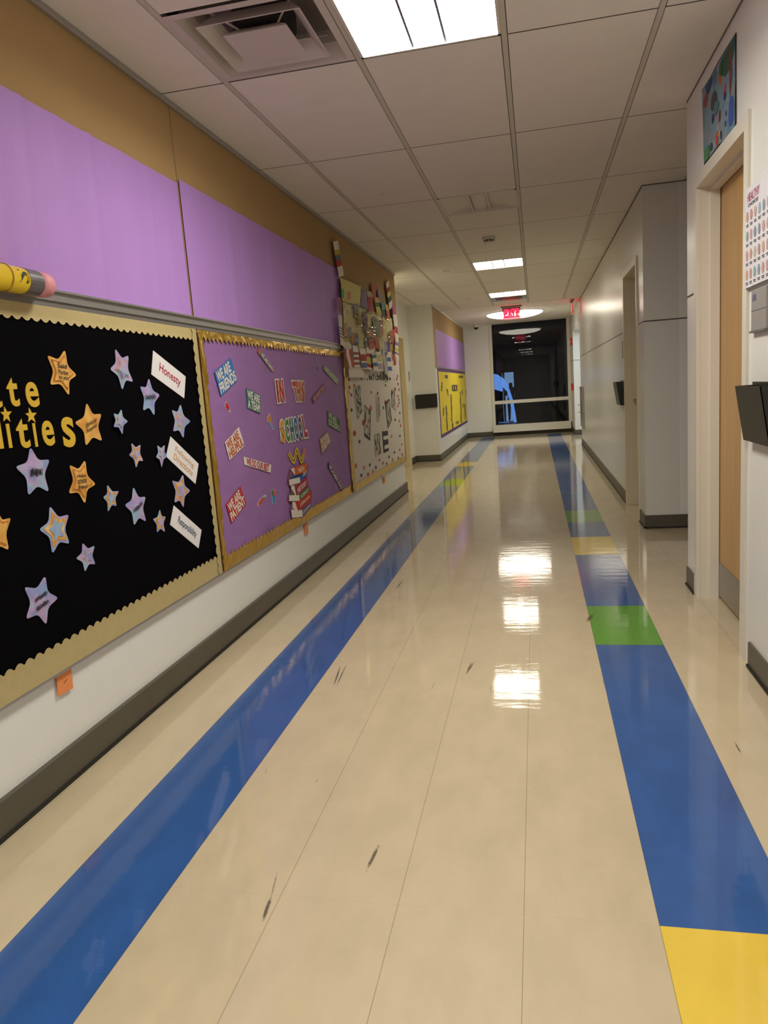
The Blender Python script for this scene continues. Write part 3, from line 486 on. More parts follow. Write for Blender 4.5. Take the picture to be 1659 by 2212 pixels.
def ribbon(pts, w, n):
    mb = MB(); pts = [V(p) for p in pts]; L_ = []; R_ = []
    for i, p in enumerate(pts):
        d = (pts[min(i + 1, len(pts) - 1)] - pts[max(i - 1, 0)]).normalized(); s = n.cross(d).normalized() * w / 2
        L_.append(p + s); R_.append(p - s)
    k = len(pts); mb.add(L_ + R_, [(i, i + 1, k + i + 1, k + i) for i in range(k - 1)]); return mb

# ------------------------------------------------------------------ room shell
XL, XR, ZC = -1.61, .84, 2.645
XA, YE = -2.09, 17.9
Y1, Y2, Y3 = 8.87, 12.5, 17.9
YB = -6.0
GX = [-1.293, -.683, -.0734, .5362]
JY = lambda j: 3.2819 + 1.2192 * j
# floor with inlaid tile colours
fx = [-2.4, -1.291, -.986, .233, .538, 3.4]
u = .6096; y0f = 3.3838
rs = [(YB, y0f - 4 * u, 3), (y0f - 4 * u, y0f - 3 * u, 2), (y0f - 3 * u, y0f, 1), (y0f, y0f + u, 3), (y0f + u, y0f + 3 * u, 1), (y0f + 3 * u, y0f + 4 * u, 2),
      (y0f + 4 * u, y0f + 5 * u, 1), (y0f + 5 * u, y0f + 6 * u, 3), (y0f + 6 * u, 17.5, 1), (17.5, YE, 0)]
rs = [(rs[0][0], rs[0][1], 1)] + rs[1:]
ls = [(YB, 9.18, 1), (9.18, 9.84, 3), (9.84, 11.43, 1), (11.43, 12.03, 2), (12.03, 17.6, 1), (17.6, YE, 0)]
mb = MB()
def fq(x0, x1, a, b, mi): mb.add([(x0, a, 0), (x1, a, 0), (x1, b, 0), (x0, b, 0)], [(0, 1, 2, 3)], mi)
for x0, x1 in ((fx[0], fx[1]), (fx[2], fx[3]), (fx[4], fx[5])): fq(x0, x1, YB, YE + .1, 0)
for a, b, m in rs: fq(.233, .538, a, b, m)
for a, b, m in ls: fq(-1.291, -.986, a, b, m)
struct('floor', mb, [M_FLOOR, M_FBLUE, M_FYEL, M_FGREEN])

# ceiling: panels between the grid lines
FIX = {'lit': [(-3.425, -2.815), (-.377, .233), (2.672, 3.282), (8.768, 9.378), (11.816, 12.426)], 'off': [(5.720, 6.330)]}
mb = MB(); cols = [(-2.4, -1.903), (-1.903, -1.293), (-1.293, -.683), (-.683, -.0734), (-.0734, .5362), (.5362, 1.146), (1.146, 1.756), (1.756, 2.365), (2.365, 3.3)]
YG = 13.65
for ci, (a, b) in enumerate(cols):
    cuts = [YB] + [JY(j) for j in range(-7, 9) if JY(j) > YB] + [YG]
    holes = []
    if ci == 3:
        holes = FIX['lit'] + FIX['off']
        cuts += [y for h in holes for y in h] + [13.035]
    if ci == 2:
        holes = [(2.672, 3.282)]; cuts += [2.672]
    cuts = sorted(set(round(c, 3) for c in cuts)); cc = [cuts[0]]
    for c in cuts[1:]:
        if c - cc[-1] > .02: cc.append(c)
    for y0, y1 in zip(cc[:-1], cc[1:]):
        ym = (y0 + y1) / 2
        if any(h0 < ym < h1 for h0, h1 in holes): continue
        mb.box((a + .015, y0 + .005, ZC), (b - .015, y1 - .005, ZC + .015), 0)
        mb.box((a + .004, y0 - .008, ZC + .0042), (b - .004, y0 + .008, ZC + .012), 1); mb.box((a + .012, y0 - .006, ZC + .0004), (b - .012, y0 + .006, ZC + .004), 1)
        mb.box((a, y0, ZC + .008), (a + .02, y1, ZC + .014), 1); mb.box((b - .02, y0, ZC + .008), (b, y1, ZC + .014), 1)
mb.box((-2.4, YG, ZC), (3.3, YE + .1, ZC + .02), 2)
struct('ceiling', mb, [M_CEIL, M_GAP, M_GYP])
mb = MB()
for x in [-1.903] + GX + [1.146, 1.756, 2.365]:
    mb.box((x - .0115, YB, ZC + .001), (x + .0115, YG, ZC + .03), 0)
mb.box((-2.4, YG - .012, ZC - .002), (3.3, YG + .012, ZC + .02), 0)
struct('trim_1', mb, M_GRID)
# back cover above the tiles
struct('ceiling_slab', MB().box((-2.6, YB - .1, 2.9), (3.5, YE + .2, 2.95)), M_GAP)
# left wall
struct('wall_left', MB().box((-2.0, YB, 0), (XL - .02, Y1, ZC + .05)), M_WALL)
struct('wall_left_alcove', MB().box((-2.4, Y1, 0), (XA, 10.9, ZC + .05)).box((-2.4, 11.9, 0), (XA, Y2 + .02, ZC + .05)).box((-2.4, 10.9, 2.08), (XA, 11.9, ZC + .05)), M_WALL)
struct('wall_left_far', MB().box((-2.4, Y2, 0), (-1.66, YE + .05, ZC + .05)), M_WALL)
# right wall
mb = MB().box((XR, YB, 0), (1.1, 3.25, ZC + .05)).box((XR, 3.25, 2.15), (1.1, 4.13, ZC + .05)).box((XR, 4.13, 0), (1.1, 4.41, ZC + .05))
struct('wall_right', mb, M_WALL)
mb = MB().box((XR, 6.09, 0), (1.1, 6.45, ZC + .05)).box((XR, 6.45, 2.13), (1.1, 7.3, ZC + .05)).box((XR, 7.3, 0), (1.1, 14.4, ZC + .05))
mb.box((XR, 14.4, 2.27), (1.1, 16.85, ZC + .05)).box((XR, 16.85, 0), (1.1, YE + .05, ZC + .05))
struct('wall_right_far', mb, M_WALLG)
struct('wall_right_recess', MB().box((1.1, 4.25, 0), (3.3, 4.41, ZC + .05)).box((1.1, 6.09, 0), (3.3, 6.25, ZC + .05)).box((3.1, 4.4, 0), (3.3, 6.1, ZC + .05)), M_WALL)
struct('wall_right_passage', MB().box((1.1, 16.85, 0), (3.3, 17.0, ZC + .05)).box((1.1, 14.2, 0), (3.3, 14.4, ZC + .05)).box((3.1, 14.4, 0), (3.3, 16.9, ZC + .05)), M_WALL)
struct('wall_back', MB().box((-1.66, YE, 0), (-1.04, YE + .2, ZC + .05)).box((.83, YE, 0), (.9, YE + .2, ZC + .05)), M_WALL)
struct('wall_front', MB().box((-2.4, YB - .1, 0), (1.2, YB, ZC + .05)), M_WALL)

def baseboard(name, segs, h=.108):
    mb = MB()
    for (x0, y0, x1, y1, nx, ny) in segs:   # face line and outward normal
        t = .010
        a = (x0 - nx * .02, y0 - ny * .02) ; b = (x1 + nx * t, y1 + ny * t)
        mb.box((a[0], a[1], 0), (b[0], b[1], h), 0)
        b = (x1 + nx * (t + .007), y1 + ny * (t + .007))
        mb.box((a[0], a[1], 0), (b[0], b[1], .012), 1)
    struct(name, mb, [M_BASE, M_BASED])
baseboard('baseboard_left', [(XL - .01, YB, XL - .01, Y1, 1, 0)], .115)
baseboard('baseboard_left_alcove', [(XA, Y2, -1.66, Y2, 0, -1), (XA, 12.08, XA, Y2, 1, 0), (-1.66, Y2, -1.66, YE, 1, 0), (-2.0, Y1, XL - .02, Y1, 0, 1)])
baseboard('baseboard_right', [(XR, YB, XR, 3.13, -1, 0), (XR, 4.19, XR, 4.41, -1, 0), (XR, 6.09, XR, 6.38, -1, 0), (XR, 7.36, XR, 14.4, -1, 0), (XR, 16.85, XR, YE, -1, 0),
                               (XR, 6.09, 3.1, 6.09, 0, -1), (XR, 16.85, 3.1, 16.85, 0, -1), (1.1, 4.41, 3.1, 4.41, 0, 1)])
baseboard('baseboard_back', [(-1.66, YE, -1.04, YE, 0, -1)])
# reveal lines in the right hand wall panels
mb = MB()
for y0, y1 in ((4.19, 4.41), (6.09, 6.38), (7.36, 14.4), (16.85, YE)): mb.box((XR - .0015, y0, 1.637), (XR + .01, y1, 1.647))
for y in (6.09, 16.85): mb.box((XR - .001, y - .0015, 1.637), (3.1, y + .01, 1.647))
struct('trim_2', mb, pm('reveal_shadow_strip', (.10, .095, .09), .6))
# right wall: dark strips painting the ceiling joint's shade; left wall: metal angles
struct('trim_4', MB().box((XR - .004, 2.6, ZC - .005), (XR + .002, 4.40, ZC + .001)).box((XR - .004, 6.10, ZC - .012), (XR + .002, 14.3, ZC + .001)).box((XR, 6.086, ZC - .007), (3.0, 6.092, ZC + .001)), pm('ceiling_edge_shadow_gap', (.14, .12, .10), .8))
struct('trim_3', MB().box((XL - .03, YB, 2.612), (XL + .016, Y1 + .01, 2.622)).box((XL - .03, YB, 2.622), (XL + .008, Y1 + .01, 2.645)).box((-1.67, Y2 - .01, 2.615), (-1.645, YG, 2.645)), M_ALU)

# ------------------------------------------------------------------ doors
def door(name, y0, y1, ztop, x, s, leaf_x, leaf_mat, fr_mat, near_jamb=True, cas=.055):
    # s = direction from the wall face into the wall
    r = thing(name, (x, (y0 + y1) / 2, 0), None, None); r['kind'] = 'structure'
    o = x - s * .012; d = x + s * .16
    mb = MB()
    for (a, b) in ((y0 - cas, y0 + .004), (y1 - .004, y1 + cas)): mb.box((o, a, 0), (x + s * .01, b, ztop + cas))
    mb.box((o, y0 + .004, ztop - .004), (x + s * .01, y1 - .004, ztop + cas))
    xi = x + s * .0105
    for (a, b) in ((y0 - .01, y0 + .0035), (y1 - .0035, y1 + .01)): mb.box((xi, a, 0), (d, b, ztop))
    mb.box((xi, y0 + .0035, ztop - .0035), (d, y1 - .0035, ztop + .01))
    # stop
    xs0, xs1 = x + s * .055, x + s * .10
    for (a, b) in ((y0, y0 + .018), (y1 - .018, y1)): mb.box((xs0, a, 0), (xs1, b, ztop - .005))
    mb.box((xs0, y0 + .018, ztop - .02), (xs1, y1 - .018, ztop - .002))
    mb.build('door_frame', fr_mat, r)
    lf = MB().box((leaf_x, y0 + .006, .012), (leaf_x + s * .044, y1 - .006, ztop - .006)).build('door_leaf', leaf_mat, r)
    return r, lf
d1, lf1 = door('door_1', 3.25, 4.13, 2.15, XR, 1, .945, M_WOOD, M_FRAME)
MB().box((.941, 3.27, .02), (.9455, 4.11, .205)).build('kick_plate', M_STEEL, lf1)
hb = MB().lathe([(.028, 0), (.028, -.012), (.012, -.014), (.012, -.05)], (.944, 3.33, 1.0), 'x', 20).tube([(.90, 3.33, 1.0), (.897, 3.36, 1.0), (.897, 3.45, 1.0)], .009)
hb.build('door_handle', M_STEEL, lf1)
d2, lf2 = door('door_2', 10.9, 11.9, 2.08, XA, -1, XA - .105, pm('painted_door', (.62, .53, .32), .4), pm('cream_frame', (.78, .68, .44), .35))
d3, lf3 = door('door_3', 6.45, 7.3, 2.13, XR, 1, .945, pm('painted_door_right', (.60, .56, .42), .4), pm('cream_frame_right', (.70, .65, .48), .35))
MB().lathe([(.03, 0), (.03, -.012), (.012, -.014), (.012, -.05)], (.944, 7.2, 1.0), 'x', 20).build('door_handle', M_STEEL, lf3)

# ------------------------------------------------------------------ window at the end
def glass_mat():
    m = bpy.data.materials.new('window_glass'); m.use_nodes = True; b = m.node_tree.nodes['Principled BSDF']
    b.inputs['Base Color'].default_value = (.92, .96, .97, 1); b.inputs['Roughness'].default_value = 0; b.inputs['Transmission Weight'].default_value = 1; b.inputs['IOR'].default_value = 1.3
    return m
w = thing('window_1', (-.1, YE, 0), None, None); w['kind'] = 'structure'
mb = MB().box((-1.04, YE - .02, .24), (-.975, YE + .12, 2.645)).box((.755, YE - .02, .24), (.83, YE + .12, 2.645))
mb.box((-.975, YE - .01, .76), (.755, YE + .1, .838)).box((-.975, YE - .01, .225), (.755, YE + .1, .258))
mb.build('window_frame', M_FRAMEW, w)
MB().box((-.975, YE + .04, .258), (.755, YE + .046, .76)).build('glass_pane', glass_mat(), w)
MB().box((-.975, YE + .04, .838), (.755, YE + .046, 2.645)).build('glass_pane', MATS.setdefault('g', glass_mat()), w)
hc = thing('heater_cover', (-.1, 17.84, 0), 'long low white heater cover on black feet under the tall end window', 'heater')
MB().box((-1.035, 17.80, .085), (.80, 17.89, .243)).build('panel', M_FRAMEW, hc)
MB().box((-1.03, 17.875, .0), (.83, 17.895, .085)).build('gap_shade_sheet', pm('gap_shade_dark', (.05, .042, .03), .7), hc)  # dark sheet paints the shade in the gap under the cover
for x in (-1.02, -.82, -.2, .45): MB().box((x - .014, 17.815, 0), (x + .014, 17.875, .086)).build('foot', M_BLK, hc)
MB().box((-1.03, 17.81, 0), (.80, 17.83, .010)).build('bottom_rail', M_BLK, hc)

# ------------------------------------------------------------------ outside in the dark
struct('ground', MB().box((-12, YE + .3, -.06), (12, 40, -.01)), pm('dark_asphalt', (.02, .02, .022), .5))
def em(name, c, s):
    return pm(name, (0, 0, 0), .5, emit=c, estr=s)
la = thing('blue_glow_panels', (-1.6, 24.6, 0), 'added blue doorway seen outside beyond the end window', 'glow')
for k, q in enumerate(D['lit']):
    qq = [V(p) for p in q]; qq[2].z = 0; qq[3].z = 0
    sheet('glow_panel', qq, em('panel_glow_blue', (.10, .17, .30), .36), la, NB, 0, .02)  # glowing panels added to stand in for blue shapes in the window
q = D['lit'][1]
mb = MB()
for x in (V(D['lit'][0][0]).x, V(D['lit'][1][0]).x - .03, V(D['lit'][1][1]).x): mb.box((x - .03, 24.5, 0), (x + .03, 24.64, V(q[0]).z + .05))
mb.box((V(D['lit'][0][0]).x, 24.5, V(q[0]).z), (V(q[1]).x, 24.64, V(q[0]).z + .08)).build('frame', M_BLK2, la)
ac = thing('blue_glow_arch', (-2.2, 24, 0), 'added pale blue glowing awning outside at the left of the end window', 'crescent')
MB().prism([V(p) for p in D['archfull']], NB, 0, .12).build('glow_shape', em('arch_glow_blue', (.09, .21, .56), .36), ac)  # glowing shape added to stand in for the curved blue patch in the window
MB().box((V(D['strip2'][0]).x, 23.9, 0), (V(D['strip2'][1]).x, 24.2, V(D['strip2'][0]).z)).build('glow_strip', em('strip_glow_blue', (.05, .12, .30), .4), ac)  # added glowing bar for the faint glow low in the window
def person(cx, cy, h):
    me = bpy.data.meshes.new('person'); P = []; E = []; R = []
    def a(p, r, par=None):
        P.append(Vector((cx + p[0] * h, cy + p[1] * h, p[2] * h))); R.append(r * h)
        if par is not None: E.append((par, len(P) - 1))
        return len(P) - 1
    pel = a((0, 0, .53), .075); wa = a((0, 0, .62), .07, pel); ch = a((0, .01, .74), .088, wa); nk = a((0, .01, .845), .035, ch); hd = a((0, -.01, .90), .050, nk); a((0, -.012, .955), .045, hd)
    for s in (-1, 1):
        hp = a((s * .05, 0, .50), .058, pel); kn = a((s * .055, -.012, .28), .038, hp); an = a((s * .06, .01, .05), .024, kn); a((s * .065, -.06, .018), .018, an)
        sh = a((s * .105, .01, .80), .036, ch); el = a((s * .13, .015, .64), .028, sh); wr = a((s * .09, -.08, .70), .018, el)
        pa = a((s * .07, -.10, .735), .017, wr)
        for k in range(4): a((s * (.07 - .012 * k), -.108 - .004 * k, .765 - .006 * abs(k - 1)), .006, pa)
        a((s * .04, -.10, .735), .006, pa)
    me.from_pydata(P, E, []); o = bpy.data.objects.new('person', me); COL.objects.link(o)
    sk = o.modifiers.new('skin', 'SKIN'); sk.use_smooth_shade = True
    for i, v in enumerate(me.skin_vertices[0].data if me.skin_vertices else []): v.radius = (R[i], R[i])
    if not me.skin_vertices: pass
    o.modifiers.new('sub', 'SUBSURF').levels = 1; o.modifiers['sub'].render_levels = 2
    me.materials.append(pm('silhouette_dark', (.008, .009, .014), .8))  # near-black over the whole figure paints its silhouette
    return o
pp = D['person']
try:
    po = person(V(pp[0]).x, 24.3, V(pp[0]).z + .02)
    tag(po, 'dark silhouette of a person outside before the blue lit doorway', 'person')
except Exception as ex:
    print('person', ex)

# ------------------------------------------------------------------ ceiling fixtures
M_SIDE = em('diffuser_side_lit', LAMP_RGB, SIDE_E)
M_LENS = em('diffuser_lens_lit', LAMP_RGB, LENS_E)
M_NSIDE = em('diffuser_side_near', NEAR_RGB, NEAR_SIDE); M_NLENS = em('diffuser_lens_near', NEAR_RGB, NEAR_LENS)
M_SIDE0 = pm('diffuser_off', (.74, .69, .62), .6); M_SLOT = pm('fixture_slot', (.16, .15, .2), .5)
def troffer(y0, y1, lit, label):
    ms, ml = (M_NSIDE, M_NLENS) if y0 < 5 else (M_SIDE, M_LENS)
    x0, x1 = -.671, -.0854; xc = (x0 + x1) / 2; yc = (y0 + y1) / 2; y0 += .008; y1 -= .008
    t = thing('ceiling_light', (xc, yc, ZC), label, 'ceiling light', 'square ceiling lights with a central lens')
    f = .012
    mb = MB().box((x0, y0, ZC - .003), (x0 + f, y1, ZC + .1)).box((x1 - f, y0, ZC - .003), (x1, y1, ZC + .1)).box((x0, y0, ZC - .003), (x1, y0 + f, ZC + .1)).box((x0, y1 - f, ZC - .003), (x1, y1, ZC + .1)).box((x0, y0, ZC + .1), (x1, y1, ZC + .11))
    mb.build('housing', M_PLAS, t)
    lw = .062
    for s in (-1, 1):
        xo = x1 - f if s > 0 else x0 + f; xi = xc + s * (lw + .006); mb = MB(); n = 8
        ya, yb = y0 + f, y1 - f; e = .05
        vs = []
        for k in range(n + 1):
            tt = k / n; x = xo + (xi - xo) * tt; z = ZC + .003 + .034 * math.sin(tt * math.pi * .5)
            for y in (ya, yb): vs.append((x, y, z))
        fs = [(k * 2, k * 2 + 1, k * 2 + 3, k * 2 + 2) for k in range(n)]
        mb.add(vs, fs).build('reflector', ms if lit else M_SIDE0, t, smooth=False)
        MB().box((xc + s * (lw + .006) - .005, ya, ZC + .004), (xc + s * (lw + .006) + .005, yb, ZC + .045)).build('slot', M_SLOT if lit else M_PLAS, t)  # strips coloured darker on lit fixtures to imitate their backlit look
    mb = MB(); n = 8; vs = []
    for k in range(n + 1):
        a = math.pi * k / n; x = xc - lw * math.cos(a); z = ZC + .032 - .012 * math.sin(a)
        vs += [(x, y0 + f, z), (x, y1 - f, z)]
    mb.add(vs, [(2 * k, 2 * k + 1, 2 * k + 3, 2 * k + 2) for k in range(n)]).build('lens', ml if lit else M_SIDE0, t, smooth=True)
    return t
troffer(2.672, 3.282, True, 'bright square ceiling light nearest the camera, at the top edge of the photo')
troffer(8.768, 9.378, True, 'lit square ceiling light beyond the smoke detector')
troffer(11.816, 12.426, True, 'lit square ceiling light just before the hanging exit sign')
troffer(5.720, 6.330, False, 'unlit square ceiling light with two thin white strips')
troffer(-.377, .233, True, 'lit square ceiling light above the photographer, out of the frame')
troffer(-3.425, -2.815, True, 'lit square ceiling light behind the photographer, out of the frame')

# big shallow round light
t = thing('round_ceiling_light', (-.36, 15.35, ZC), 'wide round glowing ceiling light in front of the end window', 'ceiling light')
prof = [(.56 * math.cos(a), -.10 * math.sin(a) - .012) for a in [math.pi / 2 * k / 10 for k in range(10)]] + [(.02, -.112)]
MB().lathe(prof, (-.36, 15.35, ZC), 'z', 56, cap=True).build('diffuser', em('dome_lit', LAMP_RGB, DOME_E), t, smooth=True)
MB().lathe([(.545, 0), (.578, 0), (.578, -.014), (.56, -.014)], (-.36, 15.35, ZC), 'z', 56, cap=False).build('rim', M_PLAS, t, smooth=False)

# cool light inside the side passage near the end
t = thing('passage_light', (1.9, 15.6, ZC), 'cool white square ceiling light inside the side passage, hidden', 'ceiling light')
MB().box((1.6, 15.3, ZC - .03), (2.2, 15.9, ZC - .002)).build('diffuser', em('cool_panel', (.62, .78, 1.0), 7), t)
t = thing('alcove_fill_lamp', (-1.92, 9.4, ZC), 'added unseen warm lamp brightening the left door alcove', 'ceiling light')  # lamp added out of view to brighten the alcove's door jamb
MB().lathe([(.085, 0), (.085, -.008), (.075, -.01)], (-1.92, 9.4, ZC), 'z', 24).build('trim_ring', M_PLAS, t)
MB().lathe([(.07, -.0105), (.06, -.014)], (-1.92, 9.4, ZC), 'z', 24).build('diffuser', em('alcove_fill_glow', (1, .84, .52), 40), t)

# four way air diffuser
vx0, vx1, vy0, vy1 = -1.281, -.695, 2.684, 3.27; vxc, vyc = (vx0 + vx1) / 2, (vy0 + vy1) / 2
t = thing('air_vent', (vxc, vyc, ZC), 'square white air vent of nested square vanes left of the nearest light', 'air vent')
M_VENT = pm('vent_enamel', (.60, .54, .50), .45); M_OPENSHADE = pm('vent_opening_shade', (.03, .027, .025), .9)  # near-black second colour paints the shade inside vent and duct openings
def sq(h, z): return [(vxc - h, vyc - h, z), (vxc + h, vyc - h, z), (vxc + h, vyc + h, z), (vxc - h, vyc + h, z)]
def rings(mb, hs, mi=0):
    for (h0, z0), (h1, z1) in zip(hs[:-1], hs[1:]):
        mb.add(sq(h0, z0) + sq(h1, z1), [(k, (k + 1) % 4, 4 + (k + 1) % 4, 4 + k) for k in range(4)], mi)
    return mb
rings(MB(), [(.293, ZC - .002), (.262, ZC - .004), (.255, ZC + .012), (.232, ZC + .055), (.225, ZC + .10)]).build('frame', M_VENT, t)
MB().add(sq(.225, ZC + .10), [(0, 1, 2, 3)]).build('plenum', pm('vent_inside', (.20, .17, .155), .7), t)
mb = MB().lathe([(.125, .03), (.125, .097)], (vxc, vyc, ZC + .0), 'z', 28, cap=True); mb.build('duct_collar', M_OPENSHADE, t)
rings(MB(), [(.205, ZC - .012), (.200, ZC - .006), (.150, ZC + .045), (.145, ZC + .045), (.165, ZC + .02), (.198, ZC - .012), (.205, ZC - .012)]).build('middle_vane', M_VENT, t)
mb = rings(MB(), [(.128, ZC - .022), (.123, ZC - .014), (.085, ZC + .012), (.128 * .0 + .02, ZC + .012)])
mb.add(sq(.128, ZC - .022), [(0, 1, 2, 3)]); mb.build('centre_plate', M_VENT, t)
for a, b in ((1, 1), (1, -1), (-1, 1), (-1, -1)): MB().tube([(vxc + a * .07, vyc + b * .07, ZC + .01), (vxc + a * .20, vyc + b * .20, ZC + .07)], .004).build('bracket', M_VENT, t)

# linear vent after the third light
t = thing('slot_vent', (-.378, 12.73, ZC), 'narrow grey slot vent in the ceiling right behind the third light', 'air vent')
MB().box((-.671, 12.445, ZC - .006), (-.0854, 13.02, ZC + .0)).build('plate', pm('vent_grey', (.30, .27, .22), .35, metal=.4), t)
mb = MB()
for y in (12.56, 12.66, 12.76): mb.box((-.60, y, ZC - .0075), (-.16, y + .035, ZC - .005))
mb.build('slots', M_OPENSHADE, t)

# smoke detector
t = thing('smoke_detector', (-.387, 7.387, ZC), 'white round smoke detector with dark vents on the ceiling', 'smoke detector')
c = (-.387, 7.387, ZC)
MB().lathe([(.066, 0), (.066, -.022), (.060, -.028)], c, 'z', 32).build('base', M_PLAS, t)
MB().lathe([(.050, -.026), (.048, -.046)], c, 'z', 32).build('vent_ring', M_OPENSHADE, t)
mb = MB().lathe([(.053, -.046), (.045, -.056), (.02, -.060), (.004, -.060)], c, 'z', 32)
for k in range(12):
    a = k * math.pi / 6; mb.box((c[0] + .049 * math.cos(a) - .004, c[1] + .049 * math.sin(a) - .004, ZC - .048), (c[0] + .049 * math.cos(a) + .004, c[1] + .049 * math.sin(a) + .004, ZC - .027))
mb.build('cover', M_PLAS, t)
for (x, y), lb in zip([(-.992, 5.412), (-1.013, 9.147), (-1.011, 12.288)], ['nearest round white sprinkler cover plate on the ceiling', 'middle of the three round sprinkler cover plates on the ceiling', 'farthest round white sprinkler cover plate, near the left alcove']):
    tag(MB().lathe([(.042, 0), (.042, -.004), (.038, -.010), (.01, -.011)], (x, y, ZC), 'z', 28).build('sprinkler_cover', M_PLAS), lb, 'sprinkler', 'sprinkler cover plates')
# dome camera
t = thing('dome_camera', (-1.31, 17.45, ZC), 'small white and black dome security camera in the far left corner', 'security camera')
c = (-1.31, 17.55, ZC)
MB().lathe([(.075, 0), (.075, -.05), (.068, -.06)], c, 'z', 24).build('housing', M_PLAS, t)
MB().lathe([(.056 * math.cos(a), -.058 - .056 * math.sin(a)) for a in [math.pi / 2 * k / 6 for k in range(6)]], c, 'z', 24).build('dome', M_BLK, t, smooth=True)

# exit signs
def acrylic():
    m = bpy.data.materials.new('clear_acrylic'); m.use_nodes = True; nt = m.node_tree; nt.nodes.clear()
    o = N(nt, 'ShaderNodeOutputMaterial'); tr = N(nt, 'ShaderNodeBsdfTransparent'); tr.inputs[0].default_value = (.42, .26, .28, 1)
    gl = N(nt, 'ShaderNodeBsdfGlossy'); gl.inputs['Roughness'].default_value = .05; mx = N(nt, 'ShaderNodeMixShader'); mx.inputs[0].default_value = .12
    nt.links.new(tr.outputs[0], mx.inputs[1]); nt.links.new(gl.outputs[0], mx.inputs[2]); nt.links.new(mx.outputs[0], o.inputs[0]); return m
M_ACR = acrylic(); M_RED = em('exit_red', (1, .012, .05), .9); M_RED2 = em('exit_red_edge', (1, .03, .07), .8)
def exit_sign(cx, cy, face, label):
    t = thing('exit_sign', (cx, cy, ZC), label, 'exit sign', None)
    W_, H_ = .165, .205; z1 = ZC - .028; z0 = z1 - H_
    e = (Vector((1, 0, 0)), Vector((0, -1, 0))) if face == 'y' else (Vector((0, 1, 0)), Vector((1, 0, 0)))
    c = Vector((cx, cy, 0)); ux, nn = e
    def bx(a0, a1, n0, n1, za, zb):
        p = c + ux * a0 + nn * n0; q = c + ux * a1 + nn * n1; return MB().box((p.x, p.y, za), (q.x, q.y, zb))
    bx(-.19, .19, -.03, .03, ZC - .026, ZC).build('canopy', pm('canopy_metal', (.25, .2, .18), .4, metal=.5), t)
    bx(-W_, W_, -.004, .004, z0, z1).build('plate', M_ACR, t)
    bx(-W_, W_, -.005, .005, z0 - .006, z0).build('lit_edge', M_RED2, t)
    for sgn in (1, -1):
        n = nn * sgn; u_ = ux * sgn
        b = c + n * .006
        q = [b - u_ * .14 + Vector((0, 0, z1 - .025)), b + u_ * .14 + Vector((0, 0, z1 - .025)), b + u_ * .14 + Vector((0, 0, z0 + .02)), b - u_ * .14 + Vector((0, 0, z0 + .02))]
        text('lettering', 'EXIT', q, M_RED, t, 0.0, 0, .05)
    return t
exit_sign(-.385, 14.0, 'y', 'hanging edge lit exit sign reading EXIT in red, facing down the corridor')
exit_sign(.70, 14.0, 'x', 'second exit sign at the right wall, seen edge on as a red line')

# fire devices on the far right wall
t = thing('fire_strobe', (XR, 17.1, 2.06), 'red fire alarm strobe high on the right wall near the end window', 'fire alarm')
MB().box((XR - .045, 17.03, 1.98), (XR, 17.16, 2.14)).build('housing', pm('alarm_red', (.42, .03, .02), .35), t)
MB().box((XR - .07, 17.06, 2.03), (XR - .045, 17.13, 2.07)).build('lens', pm('strobe_lens', (.7, .7, .7), .1), t)
t = thing('fire_pull_station', (XR, 17.2, 1.05), 'small red fire pull station low on the right wall below the strobe', 'fire alarm')
MB().box((XR - .05, 17.05, .98), (XR, 17.2, 1.14)).build('housing', MATS['alarm_red'], t)
MB().box((XR - .062, 17.07, 1.03), (XR - .05, 17.18, 1.06)).build('handle', M_PLAS, t)
t = thing('metal_cabinet', (XR, 13.8, .36), 'grey metal cabinet panel on the right wall at the passage corner', 'cabinet')
MB().box((XR - .035, 13.45, .36), (XR, 14.15, 1.09)).build('body', M_STEEL, t)
for z in (.62, .75): MB().tube([(XR - .035, 14.0, z), (XR - .075, 14.0, z), (XR - .075, 14.1, z), (XR - .035, 14.1, z)], .006).build('handle', M_STEEL, t)

# ------------------------------------------------------------------ wall pockets (black file holders)
def pocket_x(xw, s, y0, y1, z0, z1, dt, db, label):   # on a side wall, s = outward direction
    t = thing('file_holder', (xw, (y0 + y1) / 2, z0), label, 'file holder', 'black wall file holders')
    w_ = .004
    MB().box((xw, y0, z0), (xw + s * w_, y1, z1 + .012)).build('back_panel', M_BLK, t)
    P = lambda y, z, d: (xw + s * d, y, z)
    mb = MB()
    mb.add([P(y0, z1, dt), P(y1, z1, dt), P(y1, z0, db), P(y0, z0, db), P(y0, z1, dt - w_), P(y1, z1, dt - w_), P(y1, z0, db - w_), P(y0, z0, db - w_)],
           [(0, 1, 2, 3), (4, 7, 6, 5), (0, 4, 5, 1), (1, 5, 6, 2), (2, 6, 7, 3), (3, 7, 4, 0)]).build('front_panel', M_BLK, t)
    for a, b in ((y0, y0 + w_), (y1 - w_, y1)):
        mb = MB(); pts = [(xw, a, z0), (xw + s * db, a, z0), (xw + s * dt, a, z1), (xw, a, z1)]
        mb.prism([Vector(p) for p in pts], Vector((0, 1, 0)), 0, b - a).build('side_panel', M_BLK, t)
    MB().box((xw, y0, z0), (xw + s * db, y1, z0 + w_)).build('bottom_panel', M_BLK, t)
    return t
pocket_x(XR, -1, 2.80, 3.13, .955, 1.17, .068, .035, 'black plastic wall file holder at the right edge of the photo')
pocket_x(XR, -1, 7.42, 7.74, .955, 1.18, .075, .04, 'black wall file holder on the right wall beside the second door frame')
t = thing('file_holder', (-1.845, Y2, .92), 'wide black file holder on the pale wall left of the yellow board', 'file holder', 'black wall file holders')
MB().box((-2.03, Y2 - .005, .925), (-1.655, Y2, 1.16)).build('back_panel', M_BLK, t)
